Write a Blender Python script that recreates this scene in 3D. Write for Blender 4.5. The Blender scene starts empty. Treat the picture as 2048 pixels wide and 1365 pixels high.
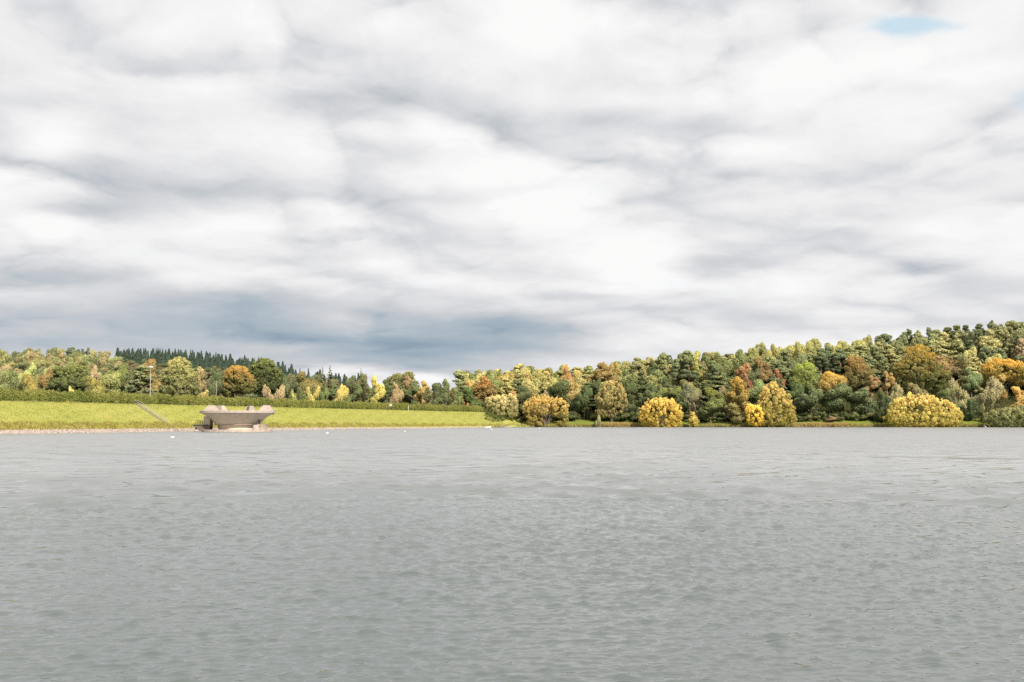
import bpy, math, random
import numpy as np
from mathutils import Vector

# ------------------------------------------------------------------ camera, sky, sun, exposure
scene = bpy.context.scene
COL = scene.collection
F, CX, CY = 1991.0, 1024.0, 682.5          # focal length and centre in photo pixels (2048 wide)
CAM_H = 2.3
PITCH = math.atan(162.5 / F)
EXPO = 0.65
SUN_AZ, SUN_EL = 150.0, 37.0               # compass degrees from +Y towards +X: behind the viewer, to the right

cam_d = bpy.data.cameras.new("camera")
cam_d.sensor_width = 36.0
cam_d.lens = 36.0 * F / 2048.0
cam_d.clip_start, cam_d.clip_end = 0.1, 20000.0
cam = bpy.data.objects.new("camera", cam_d)
COL.objects.link(cam)
cam.location = (0, 0, CAM_H)
cam.rotation_euler = (math.radians(90) + PITCH, 0, 0)
scene.camera = cam

vs = scene.view_settings
vs.view_transform = 'Standard'
vs.look = 'None'
vs.gamma = 1.0
vs.exposure = EXPO

_c, _s = math.cos(PITCH), math.sin(PITCH)


def ray(px, py):
    x, u = (px - CX) / F, (CY - py) / F
    return (x, _c - u * _s, _s + u * _c)


def at(px, Y, py=800.0):
    r = ray(px, py)
    return r[0] / r[1] * Y


def zat(py, Y):
    r = ray(CX, py)
    return CAM_H + r[2] / r[1] * Y


sa, se = math.radians(SUN_AZ), math.radians(SUN_EL)
SUN_DIR = Vector((math.sin(sa) * math.cos(se), math.cos(sa) * math.cos(se), math.sin(se)))
sun_d = bpy.data.lights.new("sun", 'SUN')
sun_d.energy = 4.4
sun_d.angle = math.radians(0.5)
sun_d.color = (1.0, 0.93, 0.82)
sun = bpy.data.objects.new("sun", sun_d)
COL.objects.link(sun)
sun.rotation_euler = (-SUN_DIR).to_track_quat('-Z', 'Y').to_euler()
sun.location = (60, -80, 120)


class NT:
    """small helper for writing node trees"""

    def __init__(self, tree):
        self.t = tree
        tree.nodes.clear()

    def n(self, kind, **kw):
        nd = self.t.nodes.new(kind)
        for k, v in kw.items():
            setattr(nd, k, v)
        return nd

    def put(self, sock, v):
        if isinstance(v, bpy.types.NodeSocket):
            self.t.links.new(v, sock)
        elif v is not None:
            sock.default_value = v

    def math(self, op, a, b=None, c=None, clamp=False):
        nd = self.n('ShaderNodeMath', operation=op, use_clamp=clamp)
        for i, v in enumerate((a, b, c)):
            self.put(nd.inputs[i], v)
        return nd.outputs[0]

    def vmath(self, op, a, b=None, c=None):
        nd = self.n('ShaderNodeVectorMath', operation=op)
        for i, v in enumerate((a, b, c)):
            if v is not None:
                self.put(nd.inputs[i], v)
        return nd.outputs['Value'] if op in ('DOT_PRODUCT', 'LENGTH', 'DISTANCE') else nd.outputs[0]

    def noise(self, vec, scale, detail=4.0, rough=0.5, dist=0.0, color=False):
        nd = self.n('ShaderNodeTexNoise')
        self.put(nd.inputs['Vector'], vec)
        nd.inputs['Scale'].default_value = scale
        nd.inputs['Detail'].default_value = detail
        nd.inputs['Roughness'].default_value = rough
        nd.inputs['Distortion'].default_value = dist
        return nd.outputs['Color' if color else 0]

    def ramp(self, fac, stops, interp='LINEAR'):
        nd = self.n('ShaderNodeValToRGB')
        cr = nd.color_ramp
        cr.interpolation = interp
        while len(cr.elements) < len(stops):
            cr.elements.new(0.5)
        for e, (p, c) in zip(cr.elements, stops):
            e.position = p
            e.color = (*c, 1.0) if len(c) == 3 else c
        self.put(nd.inputs[0], fac)
        return nd.outputs[0]

    def mix(self, fac, a, b, blend='MIX'):
        nd = self.n('ShaderNodeMix', data_type='RGBA', blend_type=blend)
        self.put(nd.inputs[0], fac)
        for s, v in ((nd.inputs[6], a), (nd.inputs[7], b)):
            self.put(s, (*v, 1.0) if isinstance(v, tuple) and len(v) == 3 else v)
        return nd.outputs[2]


world = bpy.data.worlds.new("World")
scene.world = world
world.use_nodes = True
world.cycles.sampling_method = 'MANUAL'
world.cycles.sample_map_resolution = 256
SKY_STRENGTH = 0.1


def build_sky():
    w = NT(world.node_tree)
    tc = w.n('ShaderNodeTexCoord')
    d = w.vmath('NORMALIZE', tc.outputs['Generated'])
    sep = w.n('ShaderNodeSeparateXYZ')
    w.put(sep.inputs[0], d)
    x, y, z = sep.outputs
    sky = w.n('ShaderNodeTexSky', sky_type='NISHITA')
    sky.sun_disc = False
    sky.sun_elevation = se
    sky.sun_rotation = sa
    # cloud layer by bearing and height above the horizon, flattening towards the horizon
    hor = w.math('SQRT', w.math('ADD', w.math('MULTIPLY', x, x), w.math('ADD', w.math('MULTIPLY', y, y), 1e-4)))
    comb = w.n('ShaderNodeCombineXYZ')
    w.put(comb.inputs[0], w.math('DIVIDE', x, hor))
    w.put(comb.inputs[1], w.math('DIVIDE', y, hor))
    w.put(comb.inputs[2], w.math('LOGARITHM', w.math('ADD', w.math('MAXIMUM', z, -.02), .13), 2.718))
    P = comb.outputs[0]
    warp = w.noise(P, 7.0, 5, 0.6, color=True)
    Pw = w.vmath('MULTIPLY_ADD', warp, (0.07, 0.07, 0.09), P)

    def billow(vec, scale):
        no = w.n('ShaderNodeTexNoise', noise_type='RIDGED_MULTIFRACTAL', normalize=True)
        w.put(no.inputs['Vector'], vec)
        no.inputs['Scale'].default_value = scale
        no.inputs['Detail'].default_value = 5.0
        no.inputs['Roughness'].default_value = .55
        no.inputs['Lacunarity'].default_value = 2.1
        no.inputs['Offset'].default_value = 1.0
        no.inputs['Gain'].default_value = 1.0
        return w.math('SUBTRACT', 1.0, no.outputs[0])
    n1 = billow(Pw, 3.6)
    n2 = billow(w.vmath('ADD', Pw, (0.015, 0.0, 0.035)), 3.6)
    lit = w.math('SUBTRACT', n1, n2)                      # relief of the billows
    n3 = w.noise(Pw, 5.0, 8, 0.58, 0.1)
    # the weather: large lighter and darker banks of cloud, as directions
    ym = w.math('MAXIMUM', y, 0.05)
    u = w.math('DIVIDE', x, ym)
    v = w.math('DIVIDE', z, ym)
    cuv = w.n('ShaderNodeCombineXYZ')
    w.put(cuv.inputs[0], u)
    w.put(cuv.inputs[1], v)
    wob = w.noise(P, 6.0, 5, 0.6, color=True)
    uv = w.vmath('MULTIPLY_ADD', wob, (0.07, 0.034, 0.0), w.vmath('SUBTRACT', cuv.outputs[0], (0.035, 0.017, 0.0)))

    def bank(acc, bx, by, sx, sy, amp, gain=1.0):
        r = ray(bx, by)
        c = (r[0] / r[1], r[2] / r[1])
        ix, iy = F / sx, F / sy
        q = w.vmath('MULTIPLY_ADD', uv, (ix, iy, 0.0), (-c[0] * ix, -c[1] * iy, 0.0))
        e = w.math('POWER', 0.3679, w.vmath('DOT_PRODUCT', q, q))
        return w.math('MULTIPLY_ADD', e, amp * gain, acc)

    acc = 0.825
    for b in BANKS:
        acc = bank(acc, *b, gain=1.3)
    tot = w.math('ADD', acc, w.math('MULTIPLY', w.math('SUBTRACT', n3, 0.5), 0.34))
    n4 = w.noise(Pw, 17.0, 6, 0.62, 0.0)
    tot = w.math('MULTIPLY_ADD', w.math('SUBTRACT', n4, 0.5), 0.32, tot)
    tot = w.math('MULTIPLY_ADD', lit, 0.20, tot)
    tot = w.math('MULTIPLY_ADD', w.math('SUBTRACT', n1, 0.45), 0.20, tot)
    k = 1.0 / SKY_STRENGTH / 2 ** EXPO
    tot = w.math('MULTIPLY_ADD', tot, .85, .15)
    cl = w.ramp(tot, [(0.0, (.265, .355, .44)), (0.15, (.345, .43, .51)), (0.32, (.44, .505, .565)), (0.507, (.60, .62, .65)),
                      (0.643, (.715, .722, .745)), (0.796, (.855, .855, .86)), (0.957, (.965, .96, .955))])
    clb = w.mix(1.0, cl, (k, k, k), 'MULTIPLY')
    hole = 0.0
    for b in HOLES:
        hole = bank(hole, *b)
    hole = w.math('ADD', hole, w.math('MULTIPLY', w.math('ADD', w.math('SUBTRACT', n3, 0.5), w.math('MULTIPLY', w.math('SUBTRACT', n4, 0.5), 1.2)), 1.7))
    hm = w.n('ShaderNodeMapRange', interpolation_type='SMOOTHSTEP')
    w.put(hm.inputs[0], hole)
    hm.inputs[1].default_value = 0.3
    hm.inputs[2].default_value = 1.5
    gap = w.mix(0.72, sky.outputs[0], (k * .66, k * .86, k * .95))
    colr = w.mix(w.math('MULTIPLY', hm.outputs[0], 0.85), clb, gap)
    bg = w.n('ShaderNodeBackground')
    w.put(bg.inputs[0], colr)
    bg.inputs[1].default_value = SKY_STRENGTH
    out = w.n('ShaderNodeOutputWorld')
    w.put(out.inputs[0], bg.outputs[0])


BANKS = [  # photo direction (px), spread (px), lighter / darker
    (330, 640, 460, 55, -.13), (90, 560, 200, 30, -.07), (650, 690, 400, 30, -.05),
    (700, 655, 430, 55, -.13), (760, 715, 330, 45, -.22), (150, 630, 320, 60, -.16), (250, 705, 550, 50, -.24),
    (90, 225, 240, 65, -.13), (330, 240, 300, 50, -.10), (320, 345, 230, 60, -.20), (160, 412, 130, 26, -.16), (490, 372, 150, 26, -.10),
    (100, 280, 75, 62, .24), (108, 455, 85, 38, .26), (457, 450, 110, 38, .16), (657, 455, 90, 32, .14), (628, 408, 130, 24, .10),
    (630, 250, 60, 34, .13), (743, 266, 60, 34, .10), (848, 245, 50, 36, .14), (925, 276, 55, 25, .10), (657, 205, 230, 32, -.12),
    (790, 240, 60, 28, -.06), (817, 308, 90, 26, -.08), (937, 348, 130, 30, .12), (970, 434, 120, 34, .12), (800, 400, 120, 18, -.04),
    (85, 554, 170, 18, -.14), (245, 545, 120, 14, -.10), (388, 568, 70, 26, .10), (486, 605, 210, 18, -.12), (500, 645, 230, 30, -.08),
    (891, 648, 130, 28, -.14), (914, 708, 200, 36, -.16), (857, 490, 70, 14, -.08), (743, 538, 40, 16, .08), (850, 574, 100, 14, -.12),
    (300, 70, 260, 70, .10), (560, 40, 200, 50, .10), (1280, 105, 110, 34, -.08), (1167, 150, 130, 36, -.10), (1195, 238, 150, 26, -.16),
    (1395, 257, 110, 26, -.08), (1052, 40, 110, 60, .12), (1400, 40, 150, 40, .10), (1458, 194, 120, 34, .08), (1470, 291, 80, 24, .10),
    (1567, 322, 170, 34, .12), (1298, 303, 90, 22, .08), (1081, 331, 90, 30, .10), (1452, 388, 240, 24, -.10), (1264, 434, 100, 26, -.10),
    (1710, 423, 160, 20, -.08), (1098, 425, 110, 40, .16), (1344, 446, 60, 18, .08), (1767, 457, 170, 18, .08), (1841, 503, 130, 16, .07),
    (1418, 528, 85, 24, -.24), (1510, 528, 90, 18, -.12), (1283, 524, 90, 50, .20), (1310, 572, 110, 28, .14), (1613, 566, 90, 22, .10),
    (1938, 571, 170, 34, -.14), (1138, 590, 210, 13, -.14), (1338, 617, 150, 13, -.12), (1498, 634, 80, 13, -.08), (1058, 676, 130, 46, -.22),
    (1595, 665, 260, 30, .04), (1870, 268, 110, 44, .10), (1824, 183, 170, 18, -.06), (1750, 130, 330, 90, .10), (1500, 120, 160, 60, .06),
    (720, 748, 80, 14, .24), (850, 768, 70, 12, .24), (660, 742, 40, 10, .10), (990, 545, 130, 30, .06), (1180, 500, 120, 34, .10)]
HOLES = [(1795, 60, 60, 26, 1.0), (1850, 50, 75, 20, .8), (1905, 58, 60, 18, .5), (2050, 200, 40, 24, 1.0)]
build_sky()

cy = scene.cycles
cy.use_denoising = False
cy.max_bounces = 6
cy.diffuse_bounces = 3
cy.glossy_bounces = 3
cy.transmission_bounces = 3
cy.caustics_reflective = False
cy.caustics_refractive = False

rng = np.random.default_rng(11)
random.seed(5)


# ------------------------------------------------------------------ object helpers
def tag(o, label=None, cat=None, group=None, kind=None):
    if label:
        o['label'] = label
    if cat:
        o['category'] = cat
    if group:
        o['group'] = group
    if kind:
        o['kind'] = kind
    return o


def empty(name, loc, rz=0.0):
    o = bpy.data.objects.new(name, None)
    o.empty_display_size = 0.5
    COL.objects.link(o)
    o.location = loc
    o.rotation_euler = (0, 0, rz)
    return o


def link(name, me, parent=None, mat=None):
    o = bpy.data.objects.new(name, me)
    COL.objects.link(o)
    if parent:
        o.parent = parent
    if mat is not None and not me.materials:
        me.materials.append(mat)
    return o


def np_mesh(name, V, Fc, mat=None, smooth=False, face_attr=None, point_attr=None):
    """V (n,3) array, Fc (m,k) array of equal-sided faces"""
    V = np.asarray(V, np.float32)
    Fc = np.asarray(Fc, np.int32)
    me = bpy.data.meshes.new(name)
    m, k = Fc.shape
    me.vertices.add(len(V))
    me.vertices.foreach_set('co', V.ravel())
    me.loops.add(m * k)
    me.loops.foreach_set('vertex_index', Fc.ravel())
    me.polygons.add(m)
    me.polygons.foreach_set('loop_start', np.arange(0, m * k, k, dtype=np.int32))
    me.polygons.foreach_set('use_smooth', np.full(m, smooth, bool))
    me.update(calc_edges=True)
    for nm, a in (face_attr or {}).items():
        at_ = me.attributes.new(nm, 'FLOAT', 'FACE')
        at_.data.foreach_set('value', np.asarray(a, np.float32))
    for nm, a in (point_attr or {}).items():
        at_ = me.attributes.new(nm, 'FLOAT', 'POINT')
        at_.data.foreach_set('value', np.asarray(a, np.float32))
    if mat:
        me.materials.append(mat)
    return me


class MB:
    """collects simple solids into one mesh"""

    def __init__(self):
        self.v, self.f = [], []

    def add(self, vs, fs):
        b = len(self.v)
        self.v += [tuple(p) for p in vs]
        self.f += [tuple(i + b for i in q) for q in fs]

    def box(self, c, s, rz=0.0, taper=1.0):
        hx, hy, hz = s[0] / 2, s[1] / 2, s[2] / 2
        ca, sb = math.cos(rz), math.sin(rz)
        vs = []
        for k, t in ((-hz, 1.0), (hz, taper)):
            for sx, sy in ((-1, -1), (1, -1), (1, 1), (-1, 1)):
                x, y = sx * hx * t, sy * hy * t
                vs.append((c[0] + x * ca - y * sb, c[1] + x * sb + y * ca, c[2] + k))
        self.add(vs, [(3, 2, 1, 0), (4, 5, 6, 7), (0, 1, 5, 4), (1, 2, 6, 5), (2, 3, 7, 6), (3, 0, 4, 7)])

    def tube(self, pts, radii, n=8, cap=True):
        pts = [Vector(p) for p in pts]
        if not hasattr(radii, '__len__'):
            radii = [radii] * len(pts)
        b = len(self.v)
        for i, p in enumerate(pts):
            t = (pts[min(i + 1, len(pts) - 1)] - pts[max(i - 1, 0)]).normalized()
            a = t.cross(Vector((0.13, 0.97, 0.21))).normalized()
            c = t.cross(a)
            for k in range(n):
                g = 2 * math.pi * k / n
                self.v.append(tuple(p + (a * math.cos(g) + c * math.sin(g)) * radii[i]))
        for i in range(len(pts) - 1):
            for k in range(n):
                k2 = (k + 1) % n
                self.f.append((b + i * n + k, b + i * n + k2, b + (i + 1) * n + k2, b + (i + 1) * n + k))
        if cap:
            self.f.append(tuple(b + k for k in reversed(range(n))))
            self.f.append(tuple(b + (len(pts) - 1) * n + k for k in range(n)))

    def lathe(self, prof, n=96, a0=0.0, a1=2 * math.pi, closed=False, c=(0, 0)):
        full = abs(a1 - a0 - 2 * math.pi) < 1e-6
        cols = n if full else n + 1
        b = len(self.v)
        for r, z in prof:
            for k in range(cols):
                g = a0 + (a1 - a0) * k / n
                self.v.append((c[0] + r * math.cos(g), c[1] + r * math.sin(g), z))
        m = len(prof)
        for i in range(m if closed else m - 1):
            i2 = (i + 1) % m
            for k in range(n):
                k2 = (k + 1) % cols if full else k + 1
                self.f.append((b + i * cols + k, b + i * cols + k2, b + i2 * cols + k2, b + i2 * cols + k))

    def build(self, name, mat, parent=None, smooth=False):
        me = bpy.data.meshes.new(name)
        me.from_pydata(self.v, [], self.f)
        me.update()
        if smooth:
            me.polygons.foreach_set('use_smooth', [True] * len(me.polygons))
        return link(name, me, parent, mat)


def principled(name, rough=0.8, spec=0.3):
    m = bpy.data.materials.new(name)
    m.use_nodes = True
    t = NT(m.node_tree)
    b = t.n('ShaderNodeBsdfPrincipled')
    b.inputs['Roughness'].default_value = rough
    b.inputs['Specular IOR Level'].default_value = spec
    o = t.n('ShaderNodeOutputMaterial')
    t.put(o.inputs[0], b.outputs[0])
    return m, t, b, o


def noisy(name, c1, c2, scale=3.0, rough=0.85, spec=0.2, bump=0.0, metallic=0.0):
    m, t, b, o = principled(name, rough, spec)
    tc = t.n('ShaderNodeTexCoord')
    n = t.noise(tc.outputs['Object'], scale, 6, 0.6)
    t.put(b.inputs['Base Color'], t.ramp(n, [(0.3, c1), (0.7, c2)]))
    b.inputs['Metallic'].default_value = metallic
    if bump:
        bp = t.n('ShaderNodeBump')
        bp.inputs['Strength'].default_value = bump
        bp.inputs['Distance'].default_value = 0.05
        t.put(bp.inputs['Height'], t.noise(tc.outputs['Object'], scale * 4, 5, 0.6))
        t.put(b.inputs['Normal'], bp.outputs[0])
    return m


def leaf_material(name, trans=0.42):
    m = bpy.data.materials.new(name)
    m.use_nodes = True
    t = NT(m.node_tree)
    oi = t.n('ShaderNodeObjectInfo')
    tip = t.n('ShaderNodeAttribute', attribute_type='OBJECT', attribute_name='tip')
    var = t.n('ShaderNodeAttribute', attribute_type='GEOMETRY', attribute_name='var')
    tf = t.n('ShaderNodeAttribute', attribute_type='GEOMETRY', attribute_name='tipf')
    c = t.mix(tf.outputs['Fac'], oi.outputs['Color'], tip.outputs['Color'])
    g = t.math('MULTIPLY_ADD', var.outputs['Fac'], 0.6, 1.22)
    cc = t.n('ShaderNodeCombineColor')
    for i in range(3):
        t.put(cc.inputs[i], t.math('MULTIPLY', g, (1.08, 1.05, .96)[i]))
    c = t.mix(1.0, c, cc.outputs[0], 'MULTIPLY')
    d = t.n('ShaderNodeBsdfDiffuse')
    t.put(d.inputs[0], c)
    tr = t.n('ShaderNodeBsdfTranslucent')
    t.put(tr.inputs[0], c)
    mx = t.n('ShaderNodeMixShader')
    mx.inputs[0].default_value = trans
    t.put(mx.inputs[1], d.outputs[0])
    t.put(mx.inputs[2], tr.outputs[0])
    o = t.n('ShaderNodeOutputMaterial')
    t.put(o.inputs[0], mx.outputs[0])
    return m


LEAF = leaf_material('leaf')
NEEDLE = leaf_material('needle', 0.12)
BARK = noisy('bark', (.10, .075, .05), (.20, .16, .12), 2.0, 0.9, bump=0.4)
PALE_BARK = noisy('pale_bark', (.22, .18, .14), (.38, .32, .25), 2.0, 0.9)
PINE_BARK = noisy('pine_bark', (.30, .17, .10), (.46, .31, .22), 1.5, 0.9)

# ------------------------------------------------------------------ terrain
AX, AY = at(0, 195.0, 868), 195.0
BX, BY = at(965, 416.0, 856), 416.0
_L = math.hypot(BX - AX, BY - AY)
DX, DY = (BX - AX) / _L, (BY - AY) / _L          # along the dam, away from the viewer
NX, NY = -DY, DX                                 # up the dam's face, away from the lake
CREST, DAM_W = 6.85, 14.0


def sstep(x, a, b):
    t = np.clip((x - a) / (b - a), 0, 1)
    return t * t * (3 - 2 * t)


def shore_y(X):
    X = np.asarray(X, float)
    return np.interp(X, [-200, -20, -8, 0, 10, 30, 90, 140, 190, 240, 330, 900],
                     [416, 416, 424, 452, 462, 466, 466, 460, 464, 458, 452, 440]) + 1.2 * np.sin(X * .23) + .7 * np.sin(X * .61 + 1)


def ground(X, Y):
    X = np.asarray(X, float)
    Y = np.asarray(Y, float)
    sd = (X - AX) * NX + (Y - AY) * NY
    al = (X - AX) * DX + (Y - AY) * DY
    zd = np.clip(sd * CREST / DAM_W, -2.5, CREST)
    zd = np.where(sd > 24, np.maximum(CREST - (sd - 24) * .35, 3.8), zd)
    s = Y - shore_y(X)
    k = np.interp(X, [-60, 0, 40, 140, 220, 310, 500], [.03, .06, .10, .19, .235, .26, .27])
    hill = k * np.clip(s - 14, 0, 125)
    zr = np.where(s < 0, np.maximum(s * .8, -2.5), np.minimum(s * .8, .55) + .19 * np.clip(s - 1, 0, 15) * np.clip((X + 4) / 12, 0, 1) + hill)
    a = X / np.maximum(Y, 60)
    H = np.interp(a, [-.9, -.5, -.33, -.27, -.21, -.17, -.135, -.10, -.06, 0, .1], [50, 50, 47, 41, 33, 27, 21, 13, 6, 5, 5])
    zl = 4 + (H - 4) * (.55 * sstep(Y, 300, 620) + .45 * sstep(Y, 560, 1000)) - 5 * sstep(Y, 1000, 1300)
    zl = np.where((sd > 26) & (X < 60), zl, -9)
    z = np.maximum(np.maximum(zd, zr), zl)
    behind = np.maximum((-Y - 20) * .3, -2.5)
    return np.maximum(z, np.minimum(behind, 3))


def gz(X, Y):
    return float(ground(X, Y))


def axis(segs):
    out = []
    for a, b, st in segs:
        out += list(np.arange(a, b, st))
    out.append(segs[-1][1])
    return np.array(out)


def build_ground():
    xs = axis([(-4000, -1200, 200), (-1200, -240, 24), (-240, -150, 4), (-150, 40, 1.5), (40, 340, 2.5), (340, 800, 20), (800, 4000, 200)])
    ys = axis([(-600, 140, 20), (140, 480, 1.5), (480, 700, 4), (700, 1300, 15), (1300, 6000, 250)])
    X, Y = np.meshgrid(xs, ys)
    Z = ground(X, Y)
    sd = (X - AX) * NX + (Y - AY) * NY
    s = Y - shore_y(X)
    Z = Z + np.where((sd > 1) & (sd < 14), .05 * np.sin(X * 1.3 + Y * .7) * np.sin(Y * .9 - X * .4), 0)
    dam = ((sd > -3) & (sd < 22) & (X < 12)).astype(float)
    lawn = ((s > .8) & (s < 17) & (sd < 6)).astype(float)
    nx, ny = len(xs), len(ys)
    idx = np.arange(nx * ny).reshape(ny, nx)
    Fc = np.stack([idx[:-1, :-1], idx[:-1, 1:], idx[1:, 1:], idx[1:, :-1]], -1).reshape(-1, 4)
    V = np.stack([X, Y, Z], -1).reshape(-1, 3)
    m, t, b, o = principled('ground', 0.95, 0.1)
    geo = t.n('ShaderNodeNewGeometry')
    P = geo.outputs['Position']
    big = t.noise(P, 0.09, 4, 0.6)
    mid = t.noise(P, 0.8, 5, 0.65)
    fine = t.noise(P, 6.0, 3, 0.6)
    g = t.ramp(big, [(.3, (.27, .295, .07)), (.5, (.34, .345, .085)), (.72, (.39, .36, .11))])
    g = t.mix(t.math('MULTIPLY', mid, .55), g, (.21, .225, .045))
    g = t.mix(t.math('MULTIPLY', fine, .3), g, (.30, .27, .07))
    lw = t.mix(mid, (.12, .17, .025), (.20, .215, .04))
    wood = t.mix(mid, (.045, .05, .018), (.11, .085, .04))
    ad = t.n('ShaderNodeAttribute', attribute_name='dam')
    al = t.n('ShaderNodeAttribute', attribute_name='lawn')
    c = t.mix(al.outputs['Fac'], wood, lw)
    c = t.mix(ad.outputs['Fac'], c, g)
    sp = t.n('ShaderNodeSeparateXYZ')
    t.put(sp.inputs[0], P)
    soil = t.math('LESS_THAN', sp.outputs[2], .2)
    c = t.mix(soil, c, t.mix(fine, (.05, .04, .028), (.14, .11, .08)))
    t.put(b.inputs['Base Color'], c)
    bp = t.n('ShaderNodeBump')
    bp.inputs['Strength'].default_value = .5
    bp.inputs['Distance'].default_value = .15
    t.put(bp.inputs['Height'], t.noise(P, 2.5, 4, .6))
    t.put(b.inputs['Normal'], bp.outputs[0])
    me = np_mesh('ground', V, Fc, m, True, point_attr={'dam': dam.ravel(), 'lawn': lawn.ravel()})
    tag(link('ground', me), kind='structure')


build_ground()


# ------------------------------------------------------------------ water
def build_water():
    r = np.concatenate([[.4, 2.0, 4.5], np.geomspace(6, 30, 620), np.geomspace(30.15, 80, 165)[1:], np.arange(80.5, 480, .42), np.geomspace(482, 1500, 30)])
    nr = len(r)
    dr = np.gradient(r)[:, None]
    ang = np.radians(np.concatenate([np.linspace(-60, -33.3, 90), np.linspace(-33, 33, 620), np.linspace(33.3, 60, 90), np.linspace(66, 294, 39)]))
    na = len(ang)
    R, A = np.meshgrid(r, ang, indexing='ij')
    X, Y = (R * np.sin(A)).astype(np.float32), (R * np.cos(A)).astype(np.float32)
    h = np.zeros_like(X)
    dxs, dys = np.zeros_like(X), np.zeros_like(X)
    g = np.random.default_rng(3)
    side = np.clip((math.radians(59) - np.abs((A + math.pi) % (2 * math.pi) - math.pi)) / .2, 0, 1)
    gust = .80 + .28 * np.sin(X * .045 + 1.3 * np.sin(Y * .021)) * np.sin(Y * .03 + .6) + .22 * np.sin(X * .31 + .23 * Y + 1.1 * np.sin(Y * .17)) * np.sin(Y * .27 - X * .11)
    gust = gust * side
    lams = np.geomspace(.085, 2.6, 84)

    def weight(lam):
        return 1.7 if lam < .2 else 1.05 if lam < .34 else .5 if lam < .6 else .28 if lam < 1.0 else .2
    fades = [np.where(R[:, :1] > 485, 0, np.clip((lam / dr - 2.4) / 1.6, 0, 1)) for lam in lams]   # the sheet carries only waves it can resolve
    power = sum((weight(l) * f) ** 2 for l, f in zip(lams, fades)) / 2
    scale = np.clip(SLOPE / np.sqrt(power + 1e-6), 0, .26)
    for lam, fade in zip(lams, fades):
        th = math.radians(-79) + g.normal(0, .50 if lam < .6 else .30)
        kx, ky = math.cos(th), math.sin(th)
        kk = 2 * math.pi / lam
        rows = np.nonzero(fade[:, 0] > 0)[0]
        if not len(rows):
            continue
        q = slice(rows[0], rows[-1] + 1)
        amp = weight(lam) * scale[q] / kk
        ph = (kk * (kx * X[q] + ky * Y[q]) + g.uniform(0, 6.28)).astype(np.float32)
        am = (amp * fade[q] * gust[q]).astype(np.float32)
        sn = np.sin(ph)
        h[q] += am * np.cos(ph)
        dxs[q] -= am * kx * sn * 1.3
        dys[q] -= am * ky * sn * 1.3
    # short steep wavelets turned to the near shore, showing the dark water inside
    for _ in range(170):
        y0 = 8.2 + 24 * g.uniform() ** 1.6
        x0 = g.uniform(-.56, .56) * y0
        r0, a0 = math.hypot(x0, y0), math.atan2(x0, y0)
        i0, i1 = np.searchsorted(r, [r0 - .5, r0 + .5])
        j0, j1 = np.searchsorted(ang, [a0 - .6 / r0, a0 + .6 / r0])
        th = math.radians(10) + g.normal(0, .25)
        ex, ey = X[i0:i1, j0:j1] - x0, Y[i0:i1, j0:j1] - y0
        u, v = ex * math.cos(th) + ey * math.sin(th), -ex * math.sin(th) + ey * math.cos(th)
        k = g.uniform(.6, 1.25) * (.8 + r0 * .012)
        h[i0:i1, j0:j1] += .034 * k * np.exp(-(u / (.13 * k)) ** 2 - (v / (.062 * k)) ** 2)
    V = np.stack([X + dxs, Y + dys, h], -1).reshape(-1, 3)
    idx = np.arange(nr * na).reshape(nr, na)
    nx = np.roll(idx, -1, 1)
    Fc = np.stack([idx[:-1], nx[:-1], nx[1:], idx[1:]], -1).reshape(-1, 4)[:, ::-1]
    m, t, b, o = principled('water', .05, .5)
    b.inputs['IOR'].default_value = 1.9
    geo = t.n('ShaderNodeNewGeometry')
    P = geo.outputs['Position']
    big = t.noise(P, .02, 3, .5)
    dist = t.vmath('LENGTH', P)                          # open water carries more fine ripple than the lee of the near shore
    far = t.n('ShaderNodeMapRange', interpolation_type='SMOOTHSTEP')
    t.put(far.inputs[0], dist)
    far.inputs[1].default_value, far.inputs[2].default_value = 10.0, 160.0
    far.inputs[3].default_value, far.inputs[4].default_value = .10, .30
    t.put(b.inputs['Roughness'], far.outputs[0])
    far_sheen = t.n('ShaderNodeMapRange', interpolation_type='SMOOTHSTEP')   # brightness of the far lake's sky reflection, painted as a paler base
    t.put(far_sheen.inputs[0], dist)
    far_sheen.inputs[1].default_value, far_sheen.inputs[2].default_value = 9.0, 70.0
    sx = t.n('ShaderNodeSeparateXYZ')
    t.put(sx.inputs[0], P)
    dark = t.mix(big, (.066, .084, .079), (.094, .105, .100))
    t.put(b.inputs['Base Color'], t.mix(far_sheen.outputs[0], dark, t.mix(big, (.205, .212, .21), (.245, .25, .247))))
    mp = t.n('ShaderNodeMapping')
    mp.inputs['Rotation'].default_value = (0, 0, math.radians(-12))
    mp.inputs['Scale'].default_value = (.5, 1.0, 1.0)
    t.put(mp.inputs[0], P)
    n1 = t.noise(mp.outputs[0], 6.0, 2, .5, .3)
    bp = t.n('ShaderNodeBump')
    bp.inputs['Strength'].default_value = .7
    bp.inputs['Distance'].default_value = .006
    t.put(bp.inputs['Height'], n1)
    t.put(b.inputs['Normal'], bp.outputs[0])
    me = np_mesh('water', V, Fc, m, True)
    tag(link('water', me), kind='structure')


SLOPE = .20
build_water()


# ------------------------------------------------------------------ foliage
def unit(v):
    return v / np.maximum(np.linalg.norm(v, axis=1, keepdims=True), 1e-9)


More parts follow.
